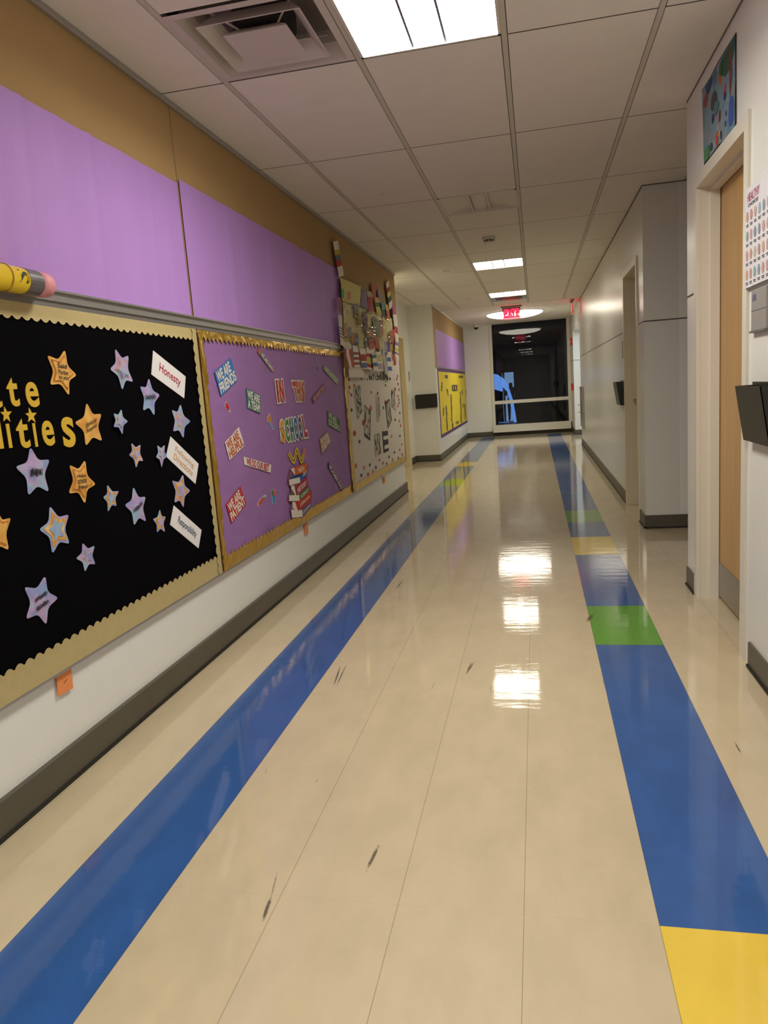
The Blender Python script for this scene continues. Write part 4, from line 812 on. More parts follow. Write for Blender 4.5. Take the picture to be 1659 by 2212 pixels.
pts = [(-2.035, 0, 1.145), (-1.655, 0, 1.15), (-1.66, 0, .925), (-1.835, 0, .925), (-1.838, 0, .955), (-1.852, 0, .955), (-1.856, 0, .922), (-2.025, 0, .92)]
MB().prism([Vector((x, Y2 - .055, z)) for x, _, z in pts], NB, 0, .004).build('front_panel', M_BLK, t)
MB().box((-2.03, Y2 - .055, .925), (-2.026, Y2, 1.15)).build('side_panel', M_BLK, t)
MB().box((-1.664, Y2 - .055, .925), (-1.66, Y2, 1.15)).build('side_panel', M_BLK, t)
tag(MB().box((XA, 12.28, 1.40), (XA + .008, 12.36, 1.56)).build('room_sign', pm('sign_grey', (.22, .24, .24), .4)), 'small grey sign plate beside the cream door frame in the left alcove', 'sign')
tag(MB().box((XR - .008, 7.42, 1.40), (XR, 7.50, 1.56)).build('room_sign', MATS['sign_grey']), 'small grey sign plate above the file holder on the right wall', 'sign')

# ------------------------------------------------------------------ left wall: tack panels, rail, boards
YS = [-1.2, 3.348, 6.165, Y1]
for k, lb in enumerate(['tan tack panel above the nearest board, up to the ceiling', 'tan tack panel above the purple IN THIS SCHOOL board', 'tan tack panel above the white board with flags']):
    tag(MB().box((XL - .02, YS[k] + .003, 1.66), (XL, YS[k + 1] - (.003 if k < 2 else 0), 2.614)).build('tack_panel', M_TAN), lb, 'panel', 'tan wall panels')
tag(MB().box((XL - .02, YS[0] - 4, 1.66), (XL, YS[0], 2.614)).build('tack_panel', M_TAN), 'tan tack panel behind the photographer, out of the frame', 'panel', 'tan wall panels')
t = thing('display_rail', (XL, 3, 1.64), 'long grey aluminium display rail running above the bulletin boards', 'rail')
MB().box((XL - .02, -1.2, 1.632), (XL + .014, 6.19, 1.662)).build('front_lip', M_ALU, t)
MB().box((XL - .02, -1.2, 1.662), (XL + .026, 6.19, 1.669)).build('top_flange', M_ALU, t)
MB().box((XL - .02, -1.2, 1.612), (XL + .006, 6.19, 1.632)).build('lower_lip', pm('aluminium_dark', (.30, .29, .28), .4, metal=.7), t)
# purple sheets with folds
def fold_sheet(name, y0, y1, z0, z1, mat, folds, seed, parent=None, x=XL + .004, wav=.0012):
    rn = random.Random(seed); ny, nz = int((y1 - y0) / .02), 14; vs = []; fs = []
    for i in range(ny + 1):
        y = y0 + (y1 - y0) * i / ny
        for j in range(nz + 1):
            zz = z0 + (z1 - z0) * j / nz; tz = j / nz
            d = 0
            for fy, fw, fh, sl in folds:
                dd = (y - (fy + sl * (tz - .5))) / fw; d += fh * math.exp(-dd * dd) * (1 - .45 * tz)
            vs.append((x + d + wav * (1 + math.sin(y * 9 + seed)), y, zz))
    fs = [(i * (nz + 1) + j, (i + 1) * (nz + 1) + j, (i + 1) * (nz + 1) + j + 1, i * (nz + 1) + j + 1) for i in range(ny) for j in range(nz)]
    mb = MB().add(vs, fs); return mb.build(name, mat, parent, smooth=True)
fl1 = [(2.24, .018, .010, .03), (2.62, .016, .014, .02), (2.10, .04, .008, .05), (2.44, .05, .008, .0), (2.85, .06, .006, 0), (3.05, .014, .005, .03), (3.2, .03, .004, 0)]
fl2 = [(3.9, .05, .006, .0), (4.5, .06, .007, .05), (5.0, .04, .008, 0), (5.35, .03, .008, .03), (5.62, .03, .009, 0), (5.85, .025, .010, .02), (6.02, .02, .008, 0)]
tag(fold_sheet('purple_paper', -1.2, 3.336, 1.672, 2.278, M_PURP, fl1, 1), 'creased purple paper above the rail over the nearest black board', 'paper', 'purple paper above the rail')
tag(fold_sheet('purple_paper', 3.356, 6.24, 1.672, 2.30, M_PURP, fl2, 2), 'purple paper above the rail over the IN THIS SCHOOL board', 'paper', 'purple paper above the rail')

def border(parent, a, b, inward, width, period, amp, mat, crumple=0, pointy=False, seed=0, x=XL + .006, label=None):
    # a, b: (y, z) of the outer edge; inward: (dy, dz)
    rn = random.Random(seed); L_ = math.dist(a, b); n = max(8, int(L_ / period * 8)); d = ((b[0] - a[0]) / L_, (b[1] - a[1]) / L_)
    cols_ = [0, .3, .6, .85, 1]; vs = []; ph = [rn.uniform(0, 6) for _ in range(6)]
    for i in range(n + 1):
        s = L_ * i / n; t_ = (s / period) % 1
        wv = (1 - abs(2 * t_ - 1)) if pointy else math.sin(math.pi * t_) ** .8
        sag = crumple * .6 * math.sin(s * 5 + ph[0]) * math.sin(s * 2.3 + ph[1])
        for c_ in cols_:
            w_ = c_ * (width + amp * (wv if c_ == 1 else .4)) * (1 + sag * 20 * (1 if c_ == 1 else 0) * .3)
            nx = crumple * (rn.uniform(-1, 1) * .10 + math.sin(s * 27 + ph[2] + c_ * 3) * .35 + math.sin(s * 11 + ph[3] + c_) * .55 + math.sin(s * 61 + ph[4] - c_ * 2) * .15) * (1 if c_ > 0 else .3)
            vs.append((x + max(0, nx + crumple * .8) + (.002 if c_ == 1 else 0), a[0] + d[0] * s + inward[0] * w_, a[1] + d[1] * s + inward[1] * w_))
    k = len(cols_); fs = [(i * k + j, (i + 1) * k + j, (i + 1) * k + j + 1, i * k + j + 1) for i in range(n) for j in range(k - 1)]
    return MB().add(vs, fs).build('border', mat, parent, smooth=not crumple)
def bulletin(y0, y1, label, paper_mat, nm='bulletin_board'):
    t = thing(nm, (XL, (y0 + y1) / 2, .39), label, 'bulletin board')
    MB().box((XL - .02, y0 + .003, .392), (XL, y1 - .003, 1.612)).build('backing_board', M_TAN, t)
    MB().box((XL - .02, y0, .382), (XL + .004, y1, .392)).build('bottom_trim', M_ALU, t)
    return t
b1 = bulletin(-1.2, 3.36, 'black bulletin board with stars and a wavy beige border, nearest on the left', M_BLACKP)
MB().box((XL, -1.1, .43), (XL + .003, 3.33, 1.59)).build('background_paper', M_BLACKP, b1)
border(b1, (-1.2, 1.612), (3.358, 1.612), (0, -1), .042, .046, .014, M_BEIGEB, seed=1)
border(b1, (-1.2, .392), (3.358, .392), (0, 1), .086, .046, .016, M_BEIGEB, seed=2)
border(b1, (3.358, .392), (3.358, 1.612), (-1, 0), .040, .050, .014, M_BEIGEB, seed=3, x=XL + .0075)
b2 = bulletin(3.362, 6.165, 'purple bulletin board reading IN THIS SCHOOL with crumpled gold foil border', M_PURP2)
fold_sheet('background_paper', 3.40, 6.12, .42, 1.59, M_PURP2, [(3.75, .3, .003, .5), (4.6, .12, .003, .6), (5.5, .07, .003, -.3), (5.85, .05, .005, -.35)], 5, b2, XL + .0005, .0006)
border(b2, (3.364, 1.610), (6.13, 1.610), (0, -1), .030, .052, .022, M_GOLDF, .006, True, 4)
border(b2, (3.364, .394), (6.13, .394), (0, 1), .065, .052, .020, M_GOLDF, .005, True, 5)
border(b2, (3.368, .394), (3.368, 1.61), (1, 0), .040, .085, .012, M_GOLDF, .005, False, 6, XL + .008)
border(b2, (6.16, .394), (6.16, 1.61), (-1, 0), .050, .09, .018, M_GOLDF, .006, False, 7, XL + .008)
b3 = bulletin(6.168, Y1, 'white paper bulletin board with small leaves and ink drawings', M_WHITEP)
fold_sheet('background_paper', 6.20, 8.84, .44, 1.75, M_WHITEP, [(7.0, .2, .0005, .2)], 8, b3, XL + .0006, .0004)
border(b3, (6.17, .394), (8.86, .394), (0, 1), .06, .09, .006, M_GOLDF, .004, False, 9)
border(b3, (6.178, .394), (6.178, 1.61), (1, 0), .035, .09, .012, pm('pale_gold_foil', (.62, .48, .2), .35, metal=.6), .004, False, 10, XL + .008)
border(b3, (8.862, .394), (8.862, 1.61), (-1, 0), .022, .1, .004, pm('green_edge', (.16, .19, .13), .5), .002, False, 11)

# ------------------------------------------------------------------ black board contents
def star_pts(tips, k=.60):
    T = [V(p) for p in tips]; c = sum(T, Vector()) / 5; out = []
    for i in range(5):
        out += [T[i], c + ((T[i] + T[(i + 1) % 5]) / 2 - c) * k]
    return c, out
def star(parent_name, tips, mat, label, rings_=(), off=.006, group='paper stars on the black board', k=.62, dome=.004):
    if rings_: dome = .0004
    c, P = star_pts(tips, k)
    pts = chaikin([c + (p - c) * 1.09 for p in P], 2)
    t = thing('paper_star', c, label, 'paper star', group)
    def lay(nm, s, o0, o1, m):
        q = [c + (p - c) * s for p in pts]; n = len(q); mb = MB()
        vs = [p + NL * o0 for p in q] + [p + NL * o1 for p in q] + [c + NL * (o1 + dome * s)]
        mb.add(vs, [(i, (i + 1) % n, n + (i + 1) % n, n + i) for i in range(n)] + [(n + i, n + (i + 1) % n, 2 * n) for i in range(n)] + [tuple(reversed(range(n)))])
        return mb.build(nm, m, t)
    lay('card', 1, off, off + .0015, mat)
    for nm, s, m in rings_: off += .0017; lay(nm, s, off, off + .0012, m)
    return t, c, off + .003 + dome
def scrib(parent, c, w, h, off, rows=1, seed=0, tilt=0.0):
    rn = random.Random(seed)
    mb = MB()
    for r in range(rows):
        z = c.z + (rows / 2 - r - .5) * h * 1.7; pts = []
        for i in range(36):
            s = i / 35
            pts.append(Vector((c.x + off, c.y + (s - .5) * w + .12 * h * math.sin(i * 1.9), z + tilt * (s - .5) * w + h * .5 * math.sin(i * 1.55 + rn.random()) * rn.uniform(.5, 1.1))))
        r_ = ribbon(pts, .0035, NL); mb.add(r_.v, r_.f)
    mb.build('handwriting', M_BLK2, parent)
def strow(parent, c, lines, w, h, off, tilt=0.):
    for k, s in enumerate(lines):
        z = c.z + (len(lines) / 2 - k - .5) * h * 1.25
        q = [Vector((c.x, c.y - w / 2, z + h / 2 - tilt * w / 2)), Vector((c.x, c.y + w / 2, z + h / 2 + tilt * w / 2)), Vector((c.x, c.y + w / 2, z - h / 2 + tilt * w / 2)), Vector((c.x, c.y - w / 2, z - h / 2 - tilt * w / 2))]
        text('handwriting', s, q, M_BLK2, parent, off, 0, .01, shear=.2)
S = D['stars']
OG = [('outline', .80, M_STARD), ('centre', .68, M_STARG)]
RG = [('gold_outline', .78, M_STARO), ('centre', .50, M_PASTEL)]
RT = [('gold_outline', .66, M_STARO), ('inner_band', .60, M_PASTEL), ('gold_line', .50, M_STARO), ('centre', .46, M_PASTEL)]
t, c, o = star('s', S['gold_a'], M_STARG, 'gold star with dark outline, topmost of the gold stars', OG); strow(t, c, ['Said', 'Positive', 'to you'], .052, .017, o, -.1)
star('s', S['blue_b'], M_PASTEL, 'large pale blue star with thin gold outline at the top, left of the Honesty card', RT)
t, c, o = star('s', S['name_c'], M_PASTEL, 'lilac star with a handwritten name, directly below left of the Honesty card'); scrib(t, c, .085, .026, o, 1, 3)
t, c, o = star('s', S['gold_d'], M_STARG, 'plain gold star touching the last gold letter s'); strow(t, c, ['Strive to', 'Respect'], .07, .018, o, .3)
star('s', S['curl_e'], M_PASTEL, 'small curled lilac star between the gold star and the middle of the board', [('gold_outline', .6, M_STARO), ('centre', .5, M_PASTEL)], .014, dome=.01)
star('s', S['blue_f'], M_PASTEL, 'blue star with small gold star line, just above the Following Directions card', [('gold_outline', .55, M_STARO), ('centre', .42, M_PASTEL)])
star('s', S['ring_g'], M_PASTEL, 'small star with gold band, left of the plain narrow one by the middle card', RG)
star('s', S['plain_h'], M_PASTEL, 'small narrow lilac star touching the left corner of the Following Directions card', [('gold_outline', .5, M_STARO), ('centre', .44, M_PASTEL)], .012)
t, c, o = star('s', S['name_i'], M_PASTEL, 'big plain lilac and aqua star below the gold letters'); scrib(t, c, .055, .03, o, 1, 5)
t, c, o = star('s', S['gold_j'], M_STARG, 'gold star with dark outline in the middle of the black board', OG); strow(t, c, ['Helps', 'someone', 'friend'], .052, .015, o, -.05)
star('s', S['ring_k'], M_PASTEL, 'small tilted star with gold band, right below the middle gold star', RG)
t, c, o = star('s', S['name_l'], M_PASTEL, 'plain lilac star with writing, between two small gold banded stars'); scrib(t, c, .07, .022, o, 1, 8, .3)
star('s', S['ring_m'], M_PASTEL, 'gold banded star between the Following Directions and Responsibility cards', RG)
star('s', S['ring_n'], M_PASTEL, 'tiny gold banded star just left of the Responsibility card', RG)
star('s', S['ring_o'], M_PASTEL, 'largest gold banded star, at lower left of the board', RG)
star('s', S['blue_p'], M_PASTEL, 'small blue star with fine gold line, below and right of the largest banded star', [('gold_outline', .5, M_STARO), ('centre', .42, M_PASTEL)])
t, c, o = star('s', S['name_q'], M_PASTEL, 'lowest star on the black board, plain lilac and blue'); scrib(t, c, .06, .018, o, 2, 11, .2)
star('s', S['gold_r'], M_STARG, 'gold star cut off by the left edge of the photo', OG)
for key, lines, colr, lb in (('honesty', ['Honesty'], '#a32a45', 'white card reading Honesty in red'), ('following', ['Following', 'Directions'], '#c99a5c', 'white card reading Following Directions in pale orange'), ('responsibility', ['Responsibility'], '#2b3358', 'white card reading Responsibility in dark blue')):
    q = D['cards'][key]; c = sum((V(p) for p in q), Vector()) / 4
    t = thing('word_card', c, lb, 'word card', 'white word cards on the black board')
    sheet('card', q, pm('card_white', (.74, .72, .73), .5), t, NL, .004, .0055)
    n = len(lines)
    for k, s in enumerate(lines):
        h = .5 / n if n == 1 else .34
        v0 = .5 - n * h / 2 + k * h
        text('lettering', s, sub(q, .2, .85, v0 + .02, v0 + h - .02), paper(colr), t, .0062, 0, .012)
CAPS = {'a': 'fifth', 't': ''}
lab = ['gold letter a at the left edge in the upper word', 'gold letter t in the upper word', 'gold letter e ending the upper word', 'gold letter l cut by the left edge in the lower word', 'gold letter i with star dot before the lower t', 'gold letter t in the lower word between two letters i',
       'gold letter i with star dot after the lower t', 'gold letter e in the lower word', 'gold letter s ending the lower word beside the gold star']
di = 0
for (ch, (tl, br)), lb in zip(D['letters'], lab):
    tl, br = V(tl), V(br); q = [Vector((XL, tl.y, tl.z)), Vector((XL, br.y, tl.z)), Vector((XL, br.y, br.z)), Vector((XL, tl.y, br.z))]
    c = sum(q, Vector()) / 4
    t = thing('cutout_letter', c, lb, 'letter', 'gold cut out letters on the black board')
    if ch == 'I':
        w_ = (br.y - tl.y); q2 = [q[0] + Vector((0, w_ * .22, 0)), q[1] - Vector((0, w_ * .22, 0)), q[2] - Vector((0, w_ * .22, 0)), q[3] + Vector((0, w_ * .22, 0))]
        sheet('stem', q2, M_GOLDL, t, NL, .004, .006)
        cc, P = star_pts(D['dotstars'][di], .52); di += 1
        sheet('star_dot', P, M_GOLDL, t, NL, .004, .006)
    else:
        text('letter_shape', ch, q, M_GOLDL, t, .004, .002, .022)

# ------------------------------------------------------------------ purple board contents
G = D['signs']
def sgn(key, lines, bg, fg, label, off=.004, infl=.05, jit=.02, bold=.035, split=None, margin=.03, shade=None, colors=None):
    q = G[key]; c = sum((V(p) for p in q), Vector()) / 4
    t = thing('word_cutout', c, label, 'sign', 'cut out signs on the purple board')
    if not colors:
        q0 = wob(q, infl, 4, jit, sum(map(ord, key)))
        MB().prism(q0, NL, off, off + .0012).build('card', bg, t)
    n = len(lines)
    for k, s in enumerate(lines):
        v0, v1 = k / n + margin * .6, (k + 1) / n - margin * .6
        u0, u1 = margin, 1 - margin
        if split: u0, u1 = split[k]
        qq = sub(q, u0, u1, v0, v1)
        if colors:
            m_ = len(s); wds = [(1.0 if ch != 'I' else .5) for ch in s]; tot = sum(wds); a = 0
            for ch, wd_, cl_ in zip(s, wds, colors):
                u0_, u1_ = (a + .10) / tot, (a + wd_ - .08) / tot; e_ = .13 / tot
                text('letter_edge', ch, sub(qq, u0_ - e_, u1_ + e_, -.07, 1.07), bg, t, off, .001, .12)
                text('letter', ch, sub(qq, u0_, u1_, 0, 1), paper(cl_), t, off + .0022, 0, bold); a += wd_
        else:
            text('lettering', s, qq, fg, t, off + .002, 0, bold)
    return t
WT = pm('print_cream', (.70, .66, .58), .6)
sgn('friends', ['WE ARE', 'FRIENDS'], paper('#2f6fb2'), WT, 'blue sign reading WE ARE FRIENDS', split=[(.02, .86), (.02, 1.)])
sgn('team', ['WE ARE', 'A TEAM'], paper('#2b6a66'), WT, 'teal sign reading WE ARE A TEAM')
sgn('helpful', ['WE ARE', 'HELPFUL'], WT, paper('#b8522c'), 'cream sign reading WE ARE HELPFUL in rust letters', split=[(.03, .88), (.03, 1.)])
sgn('best', ['WE DO OUR BEST'], WT, paper('#a82a3c'), 'long cream sign reading WE DO OUR BEST in crimson', margin=.06)
sgn('patient', ['WE ARE', 'PATIENT'], paper('#b02420'), WT, 'red sign reading WE ARE PATIENT', split=[(.03, .88), (.03, 1.)])
sgn('in', ['IN'], WT, None, 'cream edged word IN in red letters', colors=['#a82520', '#b5302a'], bold=.045, margin=.0)
sgn('this', ['THIS'], WT, None, 'cream edged word THIS in orange red letters', colors=['#b8482a', '#b8502c', '#b8583a', '#b06038'], bold=.045, margin=.0)
sgn('school', ['SCHOOL'], WT, None, 'cream edged word SCHOOL in rainbow letters', colors=['#d0982c', '#4a8030', '#2c6a6c', '#225f98', '#45456e', '#a8304a'], bold=.045, margin=.0)
sgn('fun', ['WE HAVE FUN'], paper('#7c2440'), pm('print_pink', (.55, .38, .35), .6), 'slanted maroon sign reading WE HAVE FUN', jit=.02)
sgn('success', ['WE ARE', 'SUCCESSFUL'], paper('#3f6a4c'), pm('print_sage', (.50, .55, .42), .6), 'green sign reading WE ARE SUCCESSFUL at the right side', split=[(.03, .7), (.03, .97)])
sgn('work', ['WE WORK', 'TOGETHER'], paper('#a87258'), WT, 'faded orange sign reading WE WORK TOGETHER')
sgn('goals', ['WE ACHIEVE GOALS'], paper('#2a2440'), WT, 'long navy slanted sign reading WE ACHIEVE GOALS', jit=.01)
sgn('listen', ['WE LISTEN'], paper('#8aa07c'), pm('print_paleg', (.52, .56, .42), .6), 'pale green slanted strip sign in the upper right of the purple board', jit=.01)
# pencil shaped sign
q = G['kind']; c = sum((V(p) for p in q), Vector()) / 4
t = thing('pencil_cutout', c, 'pencil shaped paper sign slanting down below the gold border', 'sign', 'cut out signs on the purple board')
sheet('shaft', sub(q, .14, .88, 0, 1), paper('#6e6668'), t, NL, .004, .005); sheet('eraser', sub(q, -.02, .09, 0, 1), paper('#b8604c'), t, NL, .004, .005); sheet('ferrule', sub(q, .09, .14, 0, 1), paper('#8a8a70'), t, NL, .004, .005)
sheet('tip', [bil(q, .88, 0), bil(q, 1.0, .42), bil(q, 1.0, .58), bil(q, .88, 1)], paper('#b89870'), t, NL, .004, .005); sheet('lead', [bil(q, 1.0, .42), bil(q, 1.03, .5), bil(q, 1.0, .58)], M_BLK2, t, NL, .004, .005)
text('lettering', 'WE ARE KIND', sub(q, .16, .86, .06, .94), M_WHT, t, .0065, 0, .02)
def bit(parts, nm, label, cat='paper cutout'):
    P0 = V(D['bits'][parts[0][1]][0]); t = thing(nm, P0, label, cat, 'small cut out pictures on the purple board')
    for pn, key, m in parts:
        pts = [V(p) for p in D['bits'][key]]; cc = sum(pts, Vector()) / len(pts)
        MB().prism([cc + (p - cc) * 1.14 for p in pts], NL, .003, .0038).build(pn + '_edge', WT, t)
        MB().prism(pts, NL, .0038, .0046).build(pn, m, t)
bit([('bolt', 'bolt', paper('#b02020')), ('tip', 'bolttip', paper('#a8b0c4'))], 'thumbtack_cutout', 'small red thumbtack cutout below the blue friends sign')
bit([('bristles', 'brushhead', paper('#c08038')), ('handle', 'brushhandle', paper('#6f9ac0'))], 'paintbrush_cutout', 'paper paintbrush cutout left of the word SCHOOL')
bit([('body', 'markerbody', paper('#b84a38')), ('cap', 'markercap', paper('#8ab0ac'))], 'glue_cutout', 'orange glue bottle cutout near the bottom of the purple board')
bit([('cup', 'cup', paper('#3c80b0')), ('pen', 'pen1', paper('#2f5a40')), ('pen', 'pen2', paper('#b86048'))], 'pencil_cup_cutout', 'blue cup of pencils cutout beside the glue bottle')
bit([('spot', 'dot', paper('#4a5c70'))], 'pin_cutout', 'tiny grey blue cutout left of the pale green strip')
# wavy pencil above the books
W_ = [V(p) for p in D['worm']]
def smooth_path(P, n=6):
    out = []
    for i in range(len(P) - 1):
        p0, p1, p2, p3 = P[max(i - 1, 0)], P[i], P[i + 1], P[min(i + 2, len(P) - 1)]
        for k in range(n):
            s = k / n; out.append(.5 * ((2 * p1) + (p2 - p0) * s + (2 * p0 - 5 * p1 + 4 * p2 - p3) * s * s + (3 * p1 - p0 - 3 * p2 + p3) * s ** 3))
    return out + [P[-1]]
pth = smooth_path(W_); t = thing('wavy_pencil_cutout', sum(W_, Vector()) / len(W_), 'yellow wavy pencil cutout standing above the paper book stack', 'paper cutout', None)
def rib(nm, pts, w_, o, m): r_ = ribbon([p + NL * o for p in pts], w_, NL); r_.build(nm, m, t)
k0 = int(len(pth) * .9)
rib('shaft', pth[:k0 + 1], .044, .010, paper('#c8a832')); rib('eraser', pth[k0:], .044, .010, paper('#c07858')); rib('stripe', pth[3:k0], .005, .0115, M_BLK2)
t = thing('book_stack_cutout', sum((V(p) for p in D['bookback']), Vector()) / 30, 'tall paper cutout of a stack of six school books', 'paper cutout')
t.location = V(D['bookback'][0])
MB().prism([V(p) for p in D['bookback']], NL, .013, .014).build('backing_card', paper('#8a4a58'), t)
BC = {'math': '#c05a1e', 'art': '#1f4f92', 'history': '#a01c3c', 'science': '#3a6a34', 'literature': '#b02e1a', 'geography': '#4a4478'}; o = .0145
for key in ('geography', 'literature', 'science', 'history', 'art', 'math'):
    P0 = [V(p) for p in D['books'][key]['pages']]
    first = MB().prism([V(p) for p in D['books'][key]['cover']], NL, o, o + .0008).build(key + '_book', paper(BC[key]), t)
    sheet('pages', P0, WT, first, NL, o, o + .0008)
    if 'cover_top' in D['books'][key]: sheet('cover_top', D['books'][key]['cover_top'], paper(BC[key]), first, NL, o - .0003, o + .0005)
    text('lettering', key.upper(), D['booktext'][key.upper()], WT, first, o + .0015, 0, .02)
    o += .0006

# ------------------------------------------------------------------ white board contents
CN = {'#b01f1c': 'red', '#c9591c': 'orange', '#1c1a1e': 'black', '#5a3a24': 'brown'}
for k, (p, colr, s) in enumerate(D['leaves']):
    rn = random.Random(k); p = V(p); r = .030 * s; a0 = rn.uniform(0, 6); pts = []
    for j in range(10):
        a = a0 + j * math.pi / 5; rr = r * (1 if j % 2 == 0 else rn.uniform(.45, .75)); pts.append(p + Vector((0, rr * math.cos(a) * 1.15, rr * math.sin(a) * .62)))
    reg = 'on the right half' if p.y > 7.6 else 'on the left half'
    big = ' large' if s > 1.2 else ''
    tag(MB().prism(pts, NL, 0, .002).build('paper_leaf', paper(colr)), ('larger ' if big else 'small ') + CN[colr] + ' paper leaf ' + reg + ' of the white bulletin paper', 'paper leaf', ('larger ' if big else 'small ') + CN[colr] + ' leaves ' + reg)
DL = {'tree': 'upper left slanted ink drawing on the white paper', 'swirl': 'tall ink drawing left of centre on the white paper', 'arch': 'narrow ink drawing with an arch at the centre top of the white paper', 'framed': 'tilted ink drawing with a thick black frame', 'sketch': 'loose ink sketch at the upper right of the white paper', 'grey': 'grey ink drawing left of the black one at the bottom', 'black': 'mostly black drawing with two white bars at the bottom'}
for key, q in D['drawings'].items():
    c = sum((V(p) for p in q), Vector()) / 4; t = thing('ink_drawing', c, DL[key], 'drawing', 'ink drawings on the white paper')
    if key == 'black':
        sheet('sheet', q, M_BLK2, t, NL, 0, .0015)
        for b_ in D['blackbars']: sheet('white_bar', b_, WT, t, NL, .0016, .0025)
    elif key == 'arch':
        sheet('sheet', q, pm('sheet_white', (.6, .57, .5), .7), t, NL, 0, .0015)
        pts = [bil(q, .3, .95), bil(q, .28, .5), bil(q, .34, .25), bil(q, .5, .12), bil(q, .68, .25), bil(q, .74, .5), bil(q, .76, .95)]
        ribbon([p + NL * .002 for p in smooth_path(pts, 5)], .022, NL).build('ink_line', M_BLK2, t)
        ribbon([bil(q, .5, .4) + NL * .002, bil(q, .52, .9) + NL * .002], .02, NL).build('ink_line', M_BLK2, t)
        sheet('scribble', sub(q, .35, .7, .9, 1.1), M_INK, t, NL, .0016, .002)
    else:
        sheet('sheet', q, MATS['ink_drawing'], t, NL, 0, .0015)
        if key in ('framed', 'tree', 'swirl'):
            e = [bil(q, 0, 0), bil(q, 1, 0), bil(q, 1, 1), bil(q, 0, 1)]
            if key == 'framed': e.append(bil(q, 0, 0)); ribbon([p + NL * .002 for p in e], .026, NL).build('black_frame', M_BLK2, t)
            elif key == 'swirl': ribbon([p + NL * .002 for p in (e[1], e[2], e[3])], .03, NL).build('black_edge', M_BLK2, t)
            else: ribbon([bil(q, a, b) + NL * .002 for a, b in ((.2, .1), (.5, .35), (.3, .5), (.8, .7))], .03, NL).build('ink_stroke', M_BLK2, t)
for k, (ch, (a, b)) in enumerate(D['lettersrow']):
    a, b = V(a), V(b); q = [a, Vector((a.x, b.y, a.z)), Vector((a.x, b.y, b.z)), Vector((a.x, a.y, b.z))]
    nm = 'full stop' if ch == '.' else 'letter ' + ch
    tag(text('cutout_letter', ch, q, M_BLK2, None, .0, .001, .03), 'black %s, %s in the row half hidden under the paper flags' % (nm, ['first', 'second', 'third', 'fourth', 'fifth', 'sixth', 'seventh', 'eighth', 'ninth', 'tenth', 'last'][k]), 'letter', 'black letters under the flags')

# hanging paper flags and strips, under a crumpled clear film
for k, (q, base, bands, lb) in enumerate(D['flags']):
    rn = random.Random(k + 50); n = quad_n(q); vert = bool(bands) and bands[0][0] == 'v'
    mats = [paper(base)]; rows = [i / 8 for i in range(9)]; cols_ = [0, .5, 1]
    bl = []
    for b_ in bands:
        if b_[0] == 'v': bl.append((b_[1], b_[2], b_[3])); cols_ += [b_[1], b_[2]]
        else: bl.append(b_); rows += [b_[0], b_[1]]
        mats.append(paper(bl[-1][2]))
    rows = sorted(set(rows)); cols_ = sorted(set(cols_)); w_ = rn.uniform(-.004, .006); ph = rn.uniform(0, 6)
    vs = [bil(q, u_, v_) + NL * (w_ * math.sin(math.pi * v_) + .002 * math.sin(7 * v_ + ph) + .004 * math.sin(math.pi * u_)) for v_ in rows for u_ in cols_]
    mb = MB(); nc = len(cols_)
    o = len(mb.v); mb.v += vs
    for i in range(len(rows) - 1):
        for j in range(nc - 1):
            vm = (rows[i] + rows[i + 1]) / 2; um = (cols_[j] + cols_[j + 1]) / 2; mi = 0
            for z_, b_ in enumerate(bl):
                if b_[0] <= (um if vert else vm) <= b_[1] and (vert or .06 < um < .94): mi = z_ + 1
            mb.f.append((i * nc + j, i * nc + j + 1, (i + 1) * nc + j + 1, (i + 1) * nc + j)); mb.m.append(mi)
    tag(mb.build('paper_flag' if 'flag' in lb else 'paper_strip', mats), lb + ' hung over the white board', 'paper', 'papers hung over the white board')
def film_mat():
    m = bpy.data.materials.new('clear_film'); m.use_nodes = True; nt = m.node_tree; nt.nodes.clear()
    o = N(nt, 'ShaderNodeOutputMaterial'); tr = N(nt, 'ShaderNodeBsdfTransparent'); tr.inputs[0].default_value = (.97, .96, .92, 1)
    gl = N(nt, 'ShaderNodeBsdfGlossy'); gl.inputs['Roughness'].default_value = .07; mx = N(nt, 'ShaderNodeMixShader'); mx.inputs[0].default_value = .13
    nt.links.new(tr.outputs[0], mx.inputs[1]); nt.links.new(gl.outputs[0], mx.inputs[2]); nt.links.new(mx.outputs[0], o.inputs[0]); return m
rn = random.Random(3); mb = MB(); nu, nv = 70, 40; q = D['film']; vs = []
for i in range(nu + 1):
    for j in range(nv + 1):
        vs.append(bil(q, i / nu + rn.uniform(-.008, .008), j / nv + rn.uniform(-.01, .01)) + NL * (rn.uniform(-.012, .012) + .012 * math.sin(i * .7 + 2 * math.sin(j * .3))))
fs = []
for i in range(nu):
    for j in range(nv):
        a = i * (nv + 1) + j; b_ = a + nv + 1
        fs += [(a, b_, b_ + 1), (a, b_ + 1, a + 1)] if rn.random() < .5 else [(a, b_, a + 1), (b_, b_ + 1, a + 1)]
tag(mb.add(vs, fs).build('plastic_film', film_mat()), 'crumpled clear plastic film over the coloured papers on the white board', 'plastic film')

